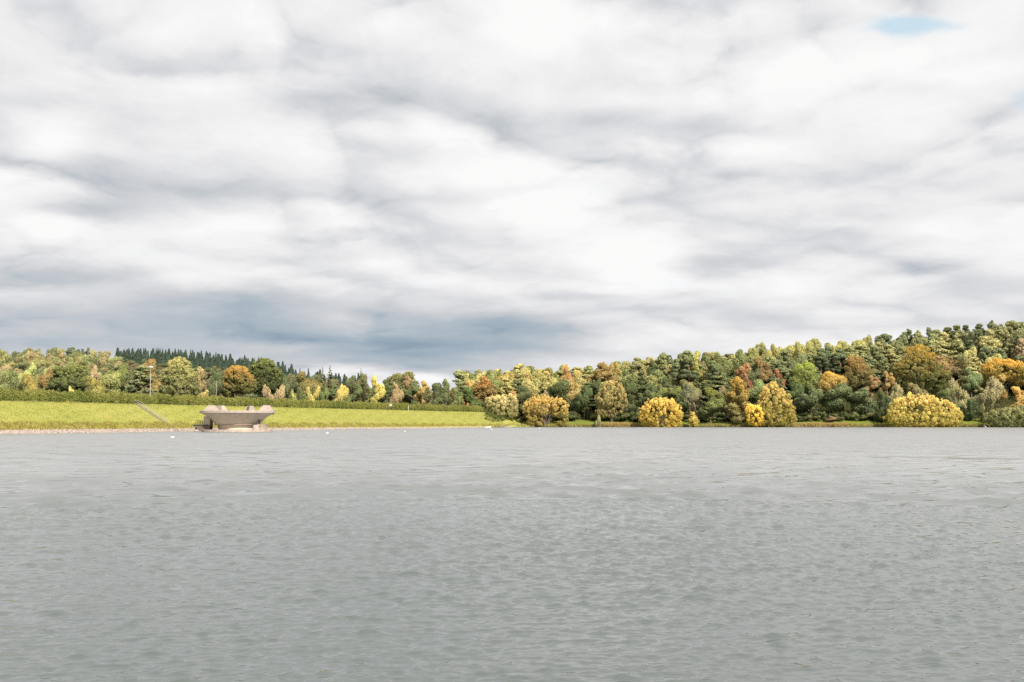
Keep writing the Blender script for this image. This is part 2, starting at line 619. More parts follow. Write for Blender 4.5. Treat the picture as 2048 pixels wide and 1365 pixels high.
def leaf_quads(P, N, size, g, aspect=.62, along=None):
    """one bent leaf spray per point"""
    n = len(P)
    if along is None:
        along = g.normal(size=(n, 3))
    T = unit(along - N * np.sum(along * N, 1, keepdims=True))
    B = np.cross(N, T)
    s = size if np.ndim(size) else np.full(n, size)
    s = (s * g.uniform(.6, 1.35, n))[:, None]
    bend = N * s * g.uniform(-.25, .25, (n, 1))
    q = np.stack([P - T * s, P + B * s * aspect + bend, P + T * s, P - B * s * aspect + bend], 1)
    V = q.reshape(-1, 3)
    Fc = np.arange(4 * n).reshape(n, 4)
    return V, Fc


def crown_mesh(name, puffs, n, size, g, top_tip=0.0, patch=.35, mat=None, stretch=(1, 1, 1), cull=.62, jitter=.45, up=.18):
    """leaf sprays spread over the shells of many small clumps"""
    puffs = np.asarray(puffs, float)
    C, R = puffs[:, :3], puffs[:, 3]
    wgt = R ** 2
    ow = g.choice(len(puffs), n, p=wgt / wgt.sum())
    d = unit(g.normal(size=(n, 3)) + np.array([0, 0, up]))
    rad = R[ow] * g.uniform(.70, 1.06, n)
    P = C[ow] + d * rad[:, None] * np.asarray(stretch)
    keep = np.ones(n, bool)
    for j in range(len(puffs)):
        dd = np.linalg.norm((P - C[j]) / np.asarray(stretch), axis=1)
        keep &= ~((dd < R[j] * cull) & (ow != j))
    keep &= P[:, 2] > 0.02
    P, d, ow = P[keep], d[keep], ow[keep]
    n = len(P)
    cen = np.array([0, 0, C[:, 2].mean()])
    N = unit(d + .35 * unit(P - cen) + g.normal(size=(n, 3)) * jitter)
    V, Fc = leaf_quads(P, N, size, g)
    pv = g.uniform(0, 1, len(puffs))
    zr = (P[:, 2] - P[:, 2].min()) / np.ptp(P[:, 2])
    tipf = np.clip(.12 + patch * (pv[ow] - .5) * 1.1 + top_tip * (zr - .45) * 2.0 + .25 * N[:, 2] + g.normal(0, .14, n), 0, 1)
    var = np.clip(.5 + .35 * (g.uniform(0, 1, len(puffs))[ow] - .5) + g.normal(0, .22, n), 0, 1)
    return np_mesh(name, V, Fc, mat or LEAF, False, face_attr={'var': var, 'tipf': tipf})


def ellipsoid_puffs(n, rx, rz, zc, pr, g, inner=.15, zmin=None, shrink=(.62, .88)):
    out = []
    k = 0
    while len(out) < n:
        i = k + .5
        k += 1
        ph = math.acos(1 - 2 * ((i * .61803) % 1))
        th = 2.39996 * i + g.normal(0, .3)
        f = g.uniform(*shrink) if g.uniform() > inner else g.uniform(.1, .5)
        x, y, z = rx * f * math.sin(ph) * math.cos(th), rx * f * math.sin(ph) * math.sin(th), zc + rz * f * math.cos(ph)
        if zmin is not None and z < zmin:
            continue
        out.append((x, y, z, g.uniform(*pr)))
    return out


def trunk_mesh(name, H, r0, g, limbs=6, top=.8, mat=None, lean=.03):
    mb = MB()
    pts, rad = [], []
    ox = oy = 0.0
    for i in range(7):
        f = i / 6
        pts.append((ox, oy, -.4 + (H * top + .4) * f))
        rad.append(r0 * (1.25 if i == 0 else 1) * (1 - .8 * f))
        ox += g.normal(0, lean * H / 6)
        oy += g.normal(0, lean * H / 6)
    mb.tube(pts, rad, 8)
    for i in range(limbs):
        f = .25 + .6 * (i + g.uniform(0, .6)) / limbs
        k = min(int(f * 6), 5)
        p = Vector(pts[k]).lerp(Vector(pts[k + 1]), f * 6 - k)
        th = 2.4 * i + g.uniform(-.4, .4)
        ln = H * (.33 - .2 * f)
        q = p + Vector((math.cos(th) * ln * .6, math.sin(th) * ln * .6, ln * .45))
        e = q + Vector((math.cos(th) * ln * .35, math.sin(th) * ln * .35, ln * .45))
        rr = r0 * (1 - .8 * f) * .55
        mb.tube([p, q, e], [rr, rr * .6, rr * .2], 6)
    me = bpy.data.meshes.new(name)
    me.from_pydata(mb.v, [], mb.f)
    me.materials.append(mat or BARK)
    me.update()
    return me


PROTO = {}


def proto(kind, crown, trunk, name):
    co = np.empty(len(crown.vertices) * 3, np.float32)
    crown.vertices.foreach_get('co', co)
    co = co.reshape(-1, 3)
    r = np.hypot(co[:, 0], co[:, 1])
    PROTO.setdefault(kind, []).append((crown, trunk, 2 * float(np.percentile(np.abs(co[:, :2]), 98.5)), float(np.percentile(co[:, 2], 99.7)), name))


def make_protos():
    g = np.random.default_rng(21)
    for i in range(5):                                   # spreading broadleaf, about 13 m
        p = ellipsoid_puffs(70, 5.7, 5.5, 7.3, (.75, 1.6), g, shrink=(.58, .94))
        p += [(g.normal(0, 1.6), g.normal(0, 1.6), g.uniform(4, 9), 2.4) for _ in range(3)]
        proto('broadleaf', crown_mesh('broadleaf_crown', p, 15000, .27, g, top_tip=.45, patch=.5), trunk_mesh('broadleaf_trunk', 13, .38, g), 'broadleaf_tree')
    for i in range(3):                                   # narrower, tall broadleaf
        p = ellipsoid_puffs(74, 3.8, 7.4, 8.3, (.55, 1.15), g, shrink=(.6, .95))
        proto('upright', crown_mesh('upright_crown', p, 13000, .25, g, top_tip=.4, patch=.5), trunk_mesh('upright_trunk', 15, .28, g, 7), 'narrow_tree')
    for i in range(4):                                   # bushy tree in leaf down to the ground
        p = ellipsoid_puffs(110, 5.4, 6.6, 4.4, (.6, 1.35), g, zmin=.2, shrink=(.6, .97))
        proto('lowleaf', crown_mesh('bushy_crown', p, 20000, .23, g, top_tip=.3, patch=.7, jitter=.42, cull=.55, up=.35), trunk_mesh('bushy_trunk', 11, .32, g), 'bushy_tree')
    for i in range(3):                                   # birch: small hanging clumps
        p = []
        for k in range(90):
            f = g.uniform(0, 1)
            rr = 3.0 * math.sin(math.pi * min(1, (f * .86 + .14))) ** .8 * g.uniform(.3, 1) + .2
            th = g.uniform(0, 6.28)
            p.append((rr * math.cos(th), rr * math.sin(th), 2.2 + f * 12.2, g.uniform(.45, .8)))
        proto('birch', crown_mesh('birch_crown', p, 11000, .24, g, top_tip=.5, patch=.5, stretch=(1, 1, 1.5), cull=.5, jitter=.8, up=0), trunk_mesh('birch_trunk', 15, .16, g, 6, .9, PALE_BARK), 'birch_tree')
    for i in range(3):                                   # low dome of willow down to the ground
        p = ellipsoid_puffs(150, 7.0, 7.6, .9, (.5, 1.0), g, inner=.08, zmin=.3, shrink=(.72, .96))
        proto('willow', crown_mesh('willow_crown', p, 12000, .24, g, top_tip=.5, patch=.7, stretch=(1, 1, 1.25), cull=.55, jitter=.6), trunk_mesh('willow_trunk', 8, .35, g, 8, .7), 'willow_tree')
    for i in range(3):                                   # shrub
        p = ellipsoid_puffs(40, 2.1, 2.0, 1.7, (.4, .75), g, zmin=.2)
        proto('shrub', crown_mesh('shrub_crown', p, 3200, .19, g, top_tip=.4, patch=.5), trunk_mesh('shrub_stem', 3, .07, g, 6, .7), 'shrub')
    for i in range(3):                                   # old pine: bare stem, flat pads of needles
        p = []
        for k in range(26):
            f = g.uniform(0, 1)
            z = 10.5 + f * 9
            rr = (3.4 * (1 - f) ** .6 + .3) * g.uniform(.35, 1)
            th = g.uniform(0, 6.28)
            p.append((rr * math.cos(th), rr * math.sin(th), z, g.uniform(.9, 1.55)))
        proto('pine', crown_mesh('pine_crown', p, 8000, .26, g, top_tip=.5, patch=.4, stretch=(1, 1, .5), mat=NEEDLE, up=.3), trunk_mesh('pine_trunk', 20, .30, g, 7, .95, PINE_BARK, .012), 'pine_tree')
    for i in range(3):                                   # pine bearing foliage lower down
        p = []
        for k in range(84):
            f = g.uniform(0, 1)
            z = 3 + f * 15
            rr = (3.6 * (1 - f) ** .55 + .3) * g.uniform(.4, 1)
            th = g.uniform(0, 6.28)
            p.append((rr * math.cos(th), rr * math.sin(th), z, g.uniform(.5, 1.05)))
        proto('fullpine', crown_mesh('pine_crown', p, 12000, .26, g, top_tip=.55, patch=.45, stretch=(1, 1, .75), jitter=.7, mat=NEEDLE, up=.3), trunk_mesh('pine_trunk', 18, .28, g, 5, .95, PINE_BARK, .015), 'pine_tree')
    for i in range(3):                                   # spruce seen from afar: full ragged cone
        spruce(3.1, 16, g)
    for i in range(2):                                   # nearer conifer with whorls of boughs
        conifer('conifer', 3.6, 18, 22, 9, .40, -.22, g, 'conifer_tree')
    for i in range(4):                                   # larch: broad feathery cone, ragged outline
        p = []
        for k in range(120):
            f = g.uniform(0, 1) ** 1.15
            rr = (4.0 * min(1, (1 - f) * 1.35) ** .62 + .15) * g.uniform(.45, 1.08)
            th = g.uniform(0, 6.28)
            p.append((rr * math.cos(th), rr * math.sin(th), 1.6 + f * 16.2, g.uniform(.4, .95)))
        proto('fir', crown_mesh('larch_crown', p, 15000, .26, g, top_tip=.4, patch=.5, stretch=(1, 1, .9), mat=NEEDLE, jitter=.85, up=.1, cull=.5), trunk_mesh('larch_trunk', 18, .24, g, 6, .95), 'larch_tree')


def spruce(R, H, g):
    n = 5200
    f = 1 - np.sqrt(g.uniform(0, 1, n))
    th = g.uniform(0, 6.28, n)
    tier = (f * 13 + .15 * np.sin(th * 3)) % 1
    rr = R * (1 - f) ** .9 * (.62 + .42 * (1 - tier)) * g.uniform(.7, 1.06, n) * (1 + .12 * np.sin(th * 2 + f * 9)) + .1
    P = np.stack([rr * np.cos(th), rr * np.sin(th), H * (.02 + .98 * f) - .22 * rr], 1)
    P = P[P[:, 2] > .05]
    n = len(P)
    N = unit(np.stack([np.cos(th), np.sin(th), .7 + 0 * th], 1)[:n] + g.normal(size=(n, 3)) * .4)
    N = unit(np.stack([P[:, 0], P[:, 1], .55 * np.hypot(P[:, 0], P[:, 1]) + .1], 1) + g.normal(size=(n, 3)) * .3)
    V, Fc = leaf_quads(P, N, .34, g, .5)
    me = np_mesh('spruce_crown', V, Fc, NEEDLE, False, face_attr={'var': np.clip(.5 + g.normal(0, .25, n), 0, 1), 'tipf': np.clip(g.normal(.3, .2, n), 0, 1)})
    proto('spruce', me, trunk_mesh('spruce_trunk', H, .24, g, 0, .97, BARK, .006), 'spruce_tree')


def conifer(kind, R, H, layers, per, leaf, droop, g, name, loose=False):
    P, N, A, S, tp = [], [], [], [], []
    for l in range(layers):
        f = (l + g.uniform(-.2, .2)) / layers
        z = H * (.06 + .93 * f)
        br = R * (min(1.0, (1 - f) * 1.5) ** .75 if loose else (1 - f) ** .8) + .12
        for k in range(per if f < .8 else 5):
            th = g.uniform(0, 6.28)
            ln = br * g.uniform(.65, 1.12)
            m = max(6, int(ln / .055))
            for q in range(m):
                u = (q + g.uniform(0, 1)) / m
                rr = ln * u
                wob = g.normal(0, .05 + .20 * u * (1.15 - u)) * ln
                x = rr * math.cos(th) - wob * math.sin(th)
                y = rr * math.sin(th) + wob * math.cos(th)
                zz = z + droop * rr * (1 - .3 * u) + g.normal(0, .12) + (.25 * u * u * ln if loose else 0)
                if zz < .05:
                    continue
                P.append((x, y, zz))
                A.append((math.cos(th), math.sin(th), droop * 1.2))
                N.append((math.cos(th) * .5 + g.normal(0, .35), math.sin(th) * .5 + g.normal(0, .35), .9))
                S.append(leaf * (.5 + .5 * (1 - f)) * (1.1 - .4 * u))
                tp.append(u)
    P, N, A, S, tp = map(np.array, (P, N, A, S, tp))
    N = unit(N)
    V, Fc = leaf_quads(P, N, S, g, .42, A)
    n = len(P)
    me = np_mesh(name + '_crown', V, Fc, NEEDLE, False, face_attr={
        'var': np.clip(.5 + g.normal(0, .2, n), 0, 1), 'tipf': np.clip(tp * .9 - .25 + g.normal(0, .15, n), 0, 1)})
    proto(kind, me, trunk_mesh(name + '_trunk', H, .24, g, 0, .97, BARK, .006), name)


make_protos()
DARK, GREEN, YGREEN, YELLOW = (.075, .10, .038), (.125, .155, .05), (.23, .25, .07), (.40, .34, .075)
GOLD, ORANGE, RUST, OLIVE = (.32, .25, .07), (.33, .21, .075), (.25, .16, .08), (.175, .165, .06)
SILVER, TAN, PINE, SPRUCE = (.30, .28, .13), (.31, .235, .13), (.085, .11, .045), (.042, .066, .05)  # SPRUCE holds the ridge's cloud shadow and bluish haze in its colour
GREY = (.16, .18, .10)


def shade(c, j=.12):
    k = random.uniform(1 - j, 1 + j)
    return tuple(max(.004, v * k * random.uniform(1 - j * .4, 1 + j * .4)) for v in c)


def soft(c, k=.26):
    m = .35 * c[0] + .55 * c[1] + .1 * c[2]
    return tuple(v + (m - v) * k for v in c)


def tip_of(c):
    return (c[0] * 1.5 + .045, c[1] * 1.5 + .045, c[2] * 1.5 + .015)  # paler leaf tips, with the highlight on upper leaves painted in


def plant(kind, X, Y, W, H, colr, label, cat='tree', tip=None, group=None, var=None, parts=True):
    """one tree: an Empty at its foot with crown and trunk"""
    ps = PROTO[kind]
    colr = soft(colr)
    crown, trunk, pw, ph, name = ps[random.randrange(len(ps)) if var is None else var % len(ps)]
    z = gz(X, Y)
    if kind in ('broadleaf', 'lowleaf') and H < .78 * W:
        W = H / .78
    sx, sz = W / pw, H / ph
    if parts:
        root = empty(name, (X, Y, z - .1), random.uniform(0, 6.28))
        root.scale = (sx, sx, sz)
        c = link('crown', crown, root)
        link('trunk', trunk, root)
    else:
        root = c = link(name, crown)
        c.location = (X, Y, z - .1)
        c.rotation_euler = (0, 0, random.uniform(0, 6.28))
        c.scale = (sx, sx, sz)
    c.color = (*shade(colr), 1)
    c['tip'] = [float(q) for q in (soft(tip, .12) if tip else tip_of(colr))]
    tag(root, label, cat, group)
    return root


NAMED = []


def tree(kind, px, w, top, Y, colr, label, cat='tree', tip=None, var=None):
    NAMED.append((px, w, top, Y))
    X = at(px, Y, top)
    H = zat(top, Y) - gz(X, Y) + .1
    return plant(kind, X, Y, w / F * Y, max(H, 1.0), colr, label, cat, tip, None, var)


def shaped_willow(px0, Y, base, lobes, n_puff, pr, n_leaf, size, colr, tip, label, patch=.7, top_tip=.5, seed=1, keepout=None, name='willow_tree', stretch=1.2, lower=None):
    """a willow of the photo's own shape: lobes are (px, py, half width, half height) in photo pixels, each as deep as it is wide"""
    g = np.random.default_rng(seed)
    m = Y / F
    X0 = at(px0, Y, 830)
    z0 = gz(X0, Y)
    L = np.array([((lx - px0) * m, g.normal(0, .12) * rx * m, zat(ly, Y) - z0, rx * m, ry * m) for lx, ly, rx, ry in lobes])
    area = L[:, 3] * (L[:, 3] + L[:, 4])
    puffs = []
    tries = 0
    n_puff = int(n_puff * 2.7)
    while len(puffs) < n_puff and tries < 60000:
        tries += 1
        j = g.choice(len(L), p=area / area.sum())
        d = g.normal(size=3)
        d /= np.linalg.norm(d)
        r = pr[0] * .62 + (pr[1] * 1.1 - pr[0] * .62) * g.uniform() ** 1.6
        f = 1 - r / max(L[j, 3], L[j, 4]) * .9
        p = L[j, :3] + d * np.array([L[j, 3], L[j, 3], L[j, 4]]) * f * (g.uniform(.86, 1.0) if g.uniform() < .75 else g.uniform(1.0, 1.12))
        if p[2] < .25:
            continue
        q = (p - L[:, :3]) / np.stack([L[:, 3], L[:, 3], L[:, 4]], 1)
        ins = np.linalg.norm(q, axis=1)
        ins[j] = 9
        if (ins < .72).any():
            continue
        if keepout and any(((p[0] / m + px0 - kx) / kr) ** 2 + ((p[2] - (zat(ky, Y) - z0)) / (ks * m)) ** 2 < 1 and p[1] < 1 for kx, ky, kr, ks in keepout):
            continue
        puffs.append((*p, r))
    me = crown_mesh('willow_crown', puffs, int(n_leaf * 2.5), size, g, top_tip=top_tip, patch=patch, stretch=(1, 1, stretch), cull=.5, jitter=.6, up=.25)
    root = empty(name, (X0, Y, z0))
    c = link('crown', me, root)
    c.color = (*colr, 1)
    c['tip'] = list(tip)
    hm = float(L[:, 2].max())
    mb = MB()
    for k in range(7):
        th = k * .9 + g.uniform(0, .5)
        R = float(np.abs(L[:, 0]).max()) * .55
        e = Vector((math.cos(th) * R, math.sin(th) * R * .6, hm * g.uniform(.6, .95)))
        b = Vector((math.cos(th) * .5, math.sin(th) * .5, -.3))
        mb.tube([b, b.lerp(e, .45) + Vector((0, 0, .6)), e], [.28, .16, .05], 7)
    mb.build('trunk', BARK, root)
    return tag(root, label, 'tree')


SHAPES = {  # crowns with an outline of their own: lobes (px, py, half width, half height), clumps, leaves
    'wide dark green tree with light leaf tips above the left hedge': ([(122, 756, 30, 24), (148, 748, 27, 19), (165, 760, 17, 20), (140, 772, 44, 18)], 150, 15000),
    'large pale green tree right of the lamp post': ([(354, 736, 25, 22), (343, 757, 26, 24), (373, 760, 24, 28), (358, 780, 40, 20)], 170, 16000),
    'orange topped tree above the concrete spillway': ([(472, 752, 28, 21), (491, 770, 22, 21), (458, 775, 24, 20)], 130, 13000),
    'big dark green oak standing highest above the spillway': ([(526, 744, 30, 28), (547, 757, 18, 22), (508, 752, 20, 24), (528, 772, 34, 18)], 150, 14000),
    'largest tree on the hill, green below with golden orange top': ([(1843, 714, 29, 26), (1836, 742, 48, 28), (1812, 766, 30, 22), (1862, 762, 42, 28)], 200, 18000),
    'spreading golden yellow maple near the right picture edge': ([(2012, 742, 46, 20), (2002, 736, 30, 17), (2044, 750, 38, 22), (1985, 750, 22, 14)], 150, 14000),
    'tall yellow-green oak left of the bright orange yellow tree': ([(1613, 748, 23, 25), (1600, 766, 20, 20), (1627, 770, 21, 20)], 120, 12000),
    'tall orange brown tree between dark pines and largest hill tree': ([(1714, 736, 22, 25), (1727, 752, 22, 24), (1703, 762, 20, 20)], 120, 12000),
    'bright orange yellow tree above the dark tree row': ([(1662, 758, 18, 15), (1676, 766, 20, 18), (1652, 772, 16, 14)], 90, 9000),
}


def shaped_tree(px, w, top, Y, colr, label, tip):
    lobes, np_, nl = SHAPES[label]
    NAMED.append((px, w, top, Y))
    k = Y / 400.0
    c, t_ = soft(colr), (soft(tip, .12) if tip else tip_of(colr))
    shaped_willow(px, Y, 800, lobes, np_, (.7 * k, 1.3 * k), nl, .24 * k ** .5, c, t_, label, seed=int(px), name='broadleaf_tree', stretch=.95, patch=.45, top_tip=.6)


def crest_depth(px):
    a = (px - CX) / F / (_c)
    # intersection of the sight line with the dam crest
    cx, cy2 = AX + NX * DAM_W, AY + NY * DAM_W
    t = (a * cy2 - cx) / (DX - a * DY)
    return cy2 + t * DY


# trees beyond the dam: kind, px, width, top, metres behind the crest, colour, label
BEYOND = [
    ('lowleaf', 10, 56, 743, 45, GREEN, 'rounded mid green tree at the left picture edge above the hedge', None),
    ('lowleaf', 51, 42, 749, 32, (.26, .21, .03), 'low golden olive tree just above the hedge near the left end', None),
    ('broadleaf', 62, 44, 728, 75, (.27, .30, .09), 'pale lime domed tree behind the low golden olive tree', None),
    ('broadleaf', 100, 36, 740, 55, (.27, .23, .06), 'orange yellow tree wedged left of the wide dark green tree', ORANGE),
    ('lowleaf', 138, 92, 729, 52, (.10, .13, .042), 'wide dark green tree with light leaf tips above the left hedge', YGREEN),
    ('birch', 190, 24, 733, 62, TAN, 'pinkish tan feathery birch right of the wide dark green tree', None),
    ('lowleaf', 176, 62, 753, 34, GREEN, 'medium green tree with yellowing left side below the tan birch', YELLOW),
    ('broadleaf', 240, 54, 730, 62, GREEN, 'green tree behind the bright yellow-green tree left of the steps', YGREEN),
    ('lowleaf', 234, 78, 748, 38, YGREEN, 'bright yellow-green tree above the hedge left of the steps', None),
    ('shrub', 140, 18, 774, 28, YELLOW, 'small yellow shrub poking above the left hedge', None),
    ('fullpine', 284, 62, 733, 42, (.11, .125, .05), 'spreading dull green pine left of the lamp post', None),
    ('broadleaf', 309, 54, 720, 66, (.25, .22, .05), 'golden orange tree rising behind the lamp post', ORANGE),
    ('lowleaf', 358, 88, 714, 48, (.185, .20, .065), 'large pale green tree right of the lamp post', (.42, .40, .15)),
    ('birch', 402, 26, 736, 56, (.27, .22, .09), 'slim tan birch on the flank of the large pale green tree', None),
    ('lowleaf', 426, 50, 742, 52, (.078, .105, .045), 'dark green tree behind the thin grey pole', None),
    ('shrub', 413, 28, 781, 26, GOLD, 'rounded gold shrub above the hedge left of the grey pole', None),
    ('lowleaf', 474, 80, 731, 44, (.15, .16, .04), 'orange topped tree above the concrete spillway', (.44, .27, .06)),
    ('broadleaf', 527, 78, 715, 60, (.08, .10, .034), 'big dark green oak standing highest above the spillway', (.20, .23, .06)),
    ('willow', 529, 40, 772, 30, TAN, 'tan rounded bush behind the hedge, left one of the pair', None),
    ('willow', 564, 42, 771, 32, (.30, .24, .12), 'tan rounded bush behind the hedge, right one of the pair', None),
    ('shrub', 587, 18, 780, 30, YGREEN, 'small lime shrub right of the tan bushes', None),
    ('broadleaf', 611, 64, 745, 60, OLIVE, 'olive and orange wide tree left of the dark conifers', GOLD),
    ('conifer', 645, 24, 737, 62, (.09, .085, .03), 'dark olive conifer with blunt top, left of two', None),
    ('conifer', 660, 32, 733, 60, (.10, .09, .032), 'dark olive conifer with spiked top, right of two', None),
    ('lowleaf', 619, 20, 775, 34, YELLOW, 'small yellow tree between green ones below the olive tree', None),
    ('lowleaf', 635, 20, 773, 38, (.36, .32, .06), 'second small yellow tree, under the dark olive conifers', None),
    ('lowleaf', 603, 30, 776, 34, GREEN, 'small round green tree right of the lime shrub', None),
    ('lowleaf', 649, 30, 777, 28, GREEN, 'low green tree in front of the two dark conifers', None),
    ('upright', 664, 28, 768, 40, (.11, .15, .06), 'grey green tree right below the spiked conifer', None),
    ('broadleaf', 683, 26, 770, 26, YELLOW, 'yellow and tan tree left of the dark green rounded tree', None),
    ('lowleaf', 688, 30, 785, 26, GREEN, 'low mid green bushy tree under the yellow and tan tree', None),
    ('upright', 709, 36, 768, 30, (.09, .122, .042), 'dark green rounded tree hedged by yellow trees on both sides', None),
    ('broadleaf', 720, 36, 748, 66, (.12, .12, .045), 'brown green tree below the thin spire on the skyline', None),
    ('conifer', 722, 14, 739, 72, (.05, .06, .035), 'thin ragged spire of a dying conifer on the skyline', None),
    ('upright', 740, 26, 775, 30, GREEN, 'green tree directly under the bright yellow tree', None),
    ('upright', 753, 32, 752, 25, (.42, .36, .07), 'bright yellow tree standing on the skyline by the dip', None),
    ('upright', 770, 36, 760, 30, (.09, .12, .042), 'dark green pointed tree right of the bright yellow tree', None),
    ('broadleaf', 816, 84, 745, 70, (.12, .15, .045), 'broad green skyline tree with flat crown in the dip', (.28, .26, .08)),
    ('broadleaf', 822, 36, 754, 60, (.25, .17, .08), 'brownish rust tree in front of the flat crowned tree', None),
    ('broadleaf', 791, 30, 764, 36, (.30, .21, .11), 'pinkish tan tree left of the rust tree', None),
    ('upright', 824, 40, 770, 28, (.09, .13, .045), 'grey green tree standing tall above the hedge below the rust tree', None),
    ('upright', 844, 30, 762, 44, (.34, .27, .06), 'yellow olive tree right of the rust tree', None),
    ('lowleaf', 874, 54, 767, 28, (.078, .10, .038), 'dark green dense tree in the lowest part of the skyline', None),
    ('upright', 886, 30, 759, 46, GREEN, 'pointed green tree just right of the lowest skyline part', None),
    ('lowleaf', 911, 32, 777, 28, GREEN, 'grey green small tree near the far end of the hedge', None),
    ('lowleaf', 944, 46, 774, 26, (.10, .15, .035), 'mid green tree behind the end of the hedge', None),
    ('pine', 917, 34, 741, 50, (.15, .17, .055), 'yellow green pine, first of the pines right of the skyline dip', None),
    ('upright', 934, 26, 762, 46, (.42, .24, .06), 'orange tree under the first pine right of the dip', None),
    ('birch', 967, 50, 755, 34, (.26, .21, .06), 'orange olive hanging birch behind the hedge end', (.42, .24, .06)),
]
for kind, px, w, top, off, colr, lab, tip in BEYOND:
    if lab in SHAPES:
        shaped_tree(px, w, top, crest_depth(px) + off, colr, lab, tip)
        continue
    tree(kind, px, w, top, crest_depth(px) + off, colr, lab, 'shrub' if kind == 'shrub' else 'tree', tip)

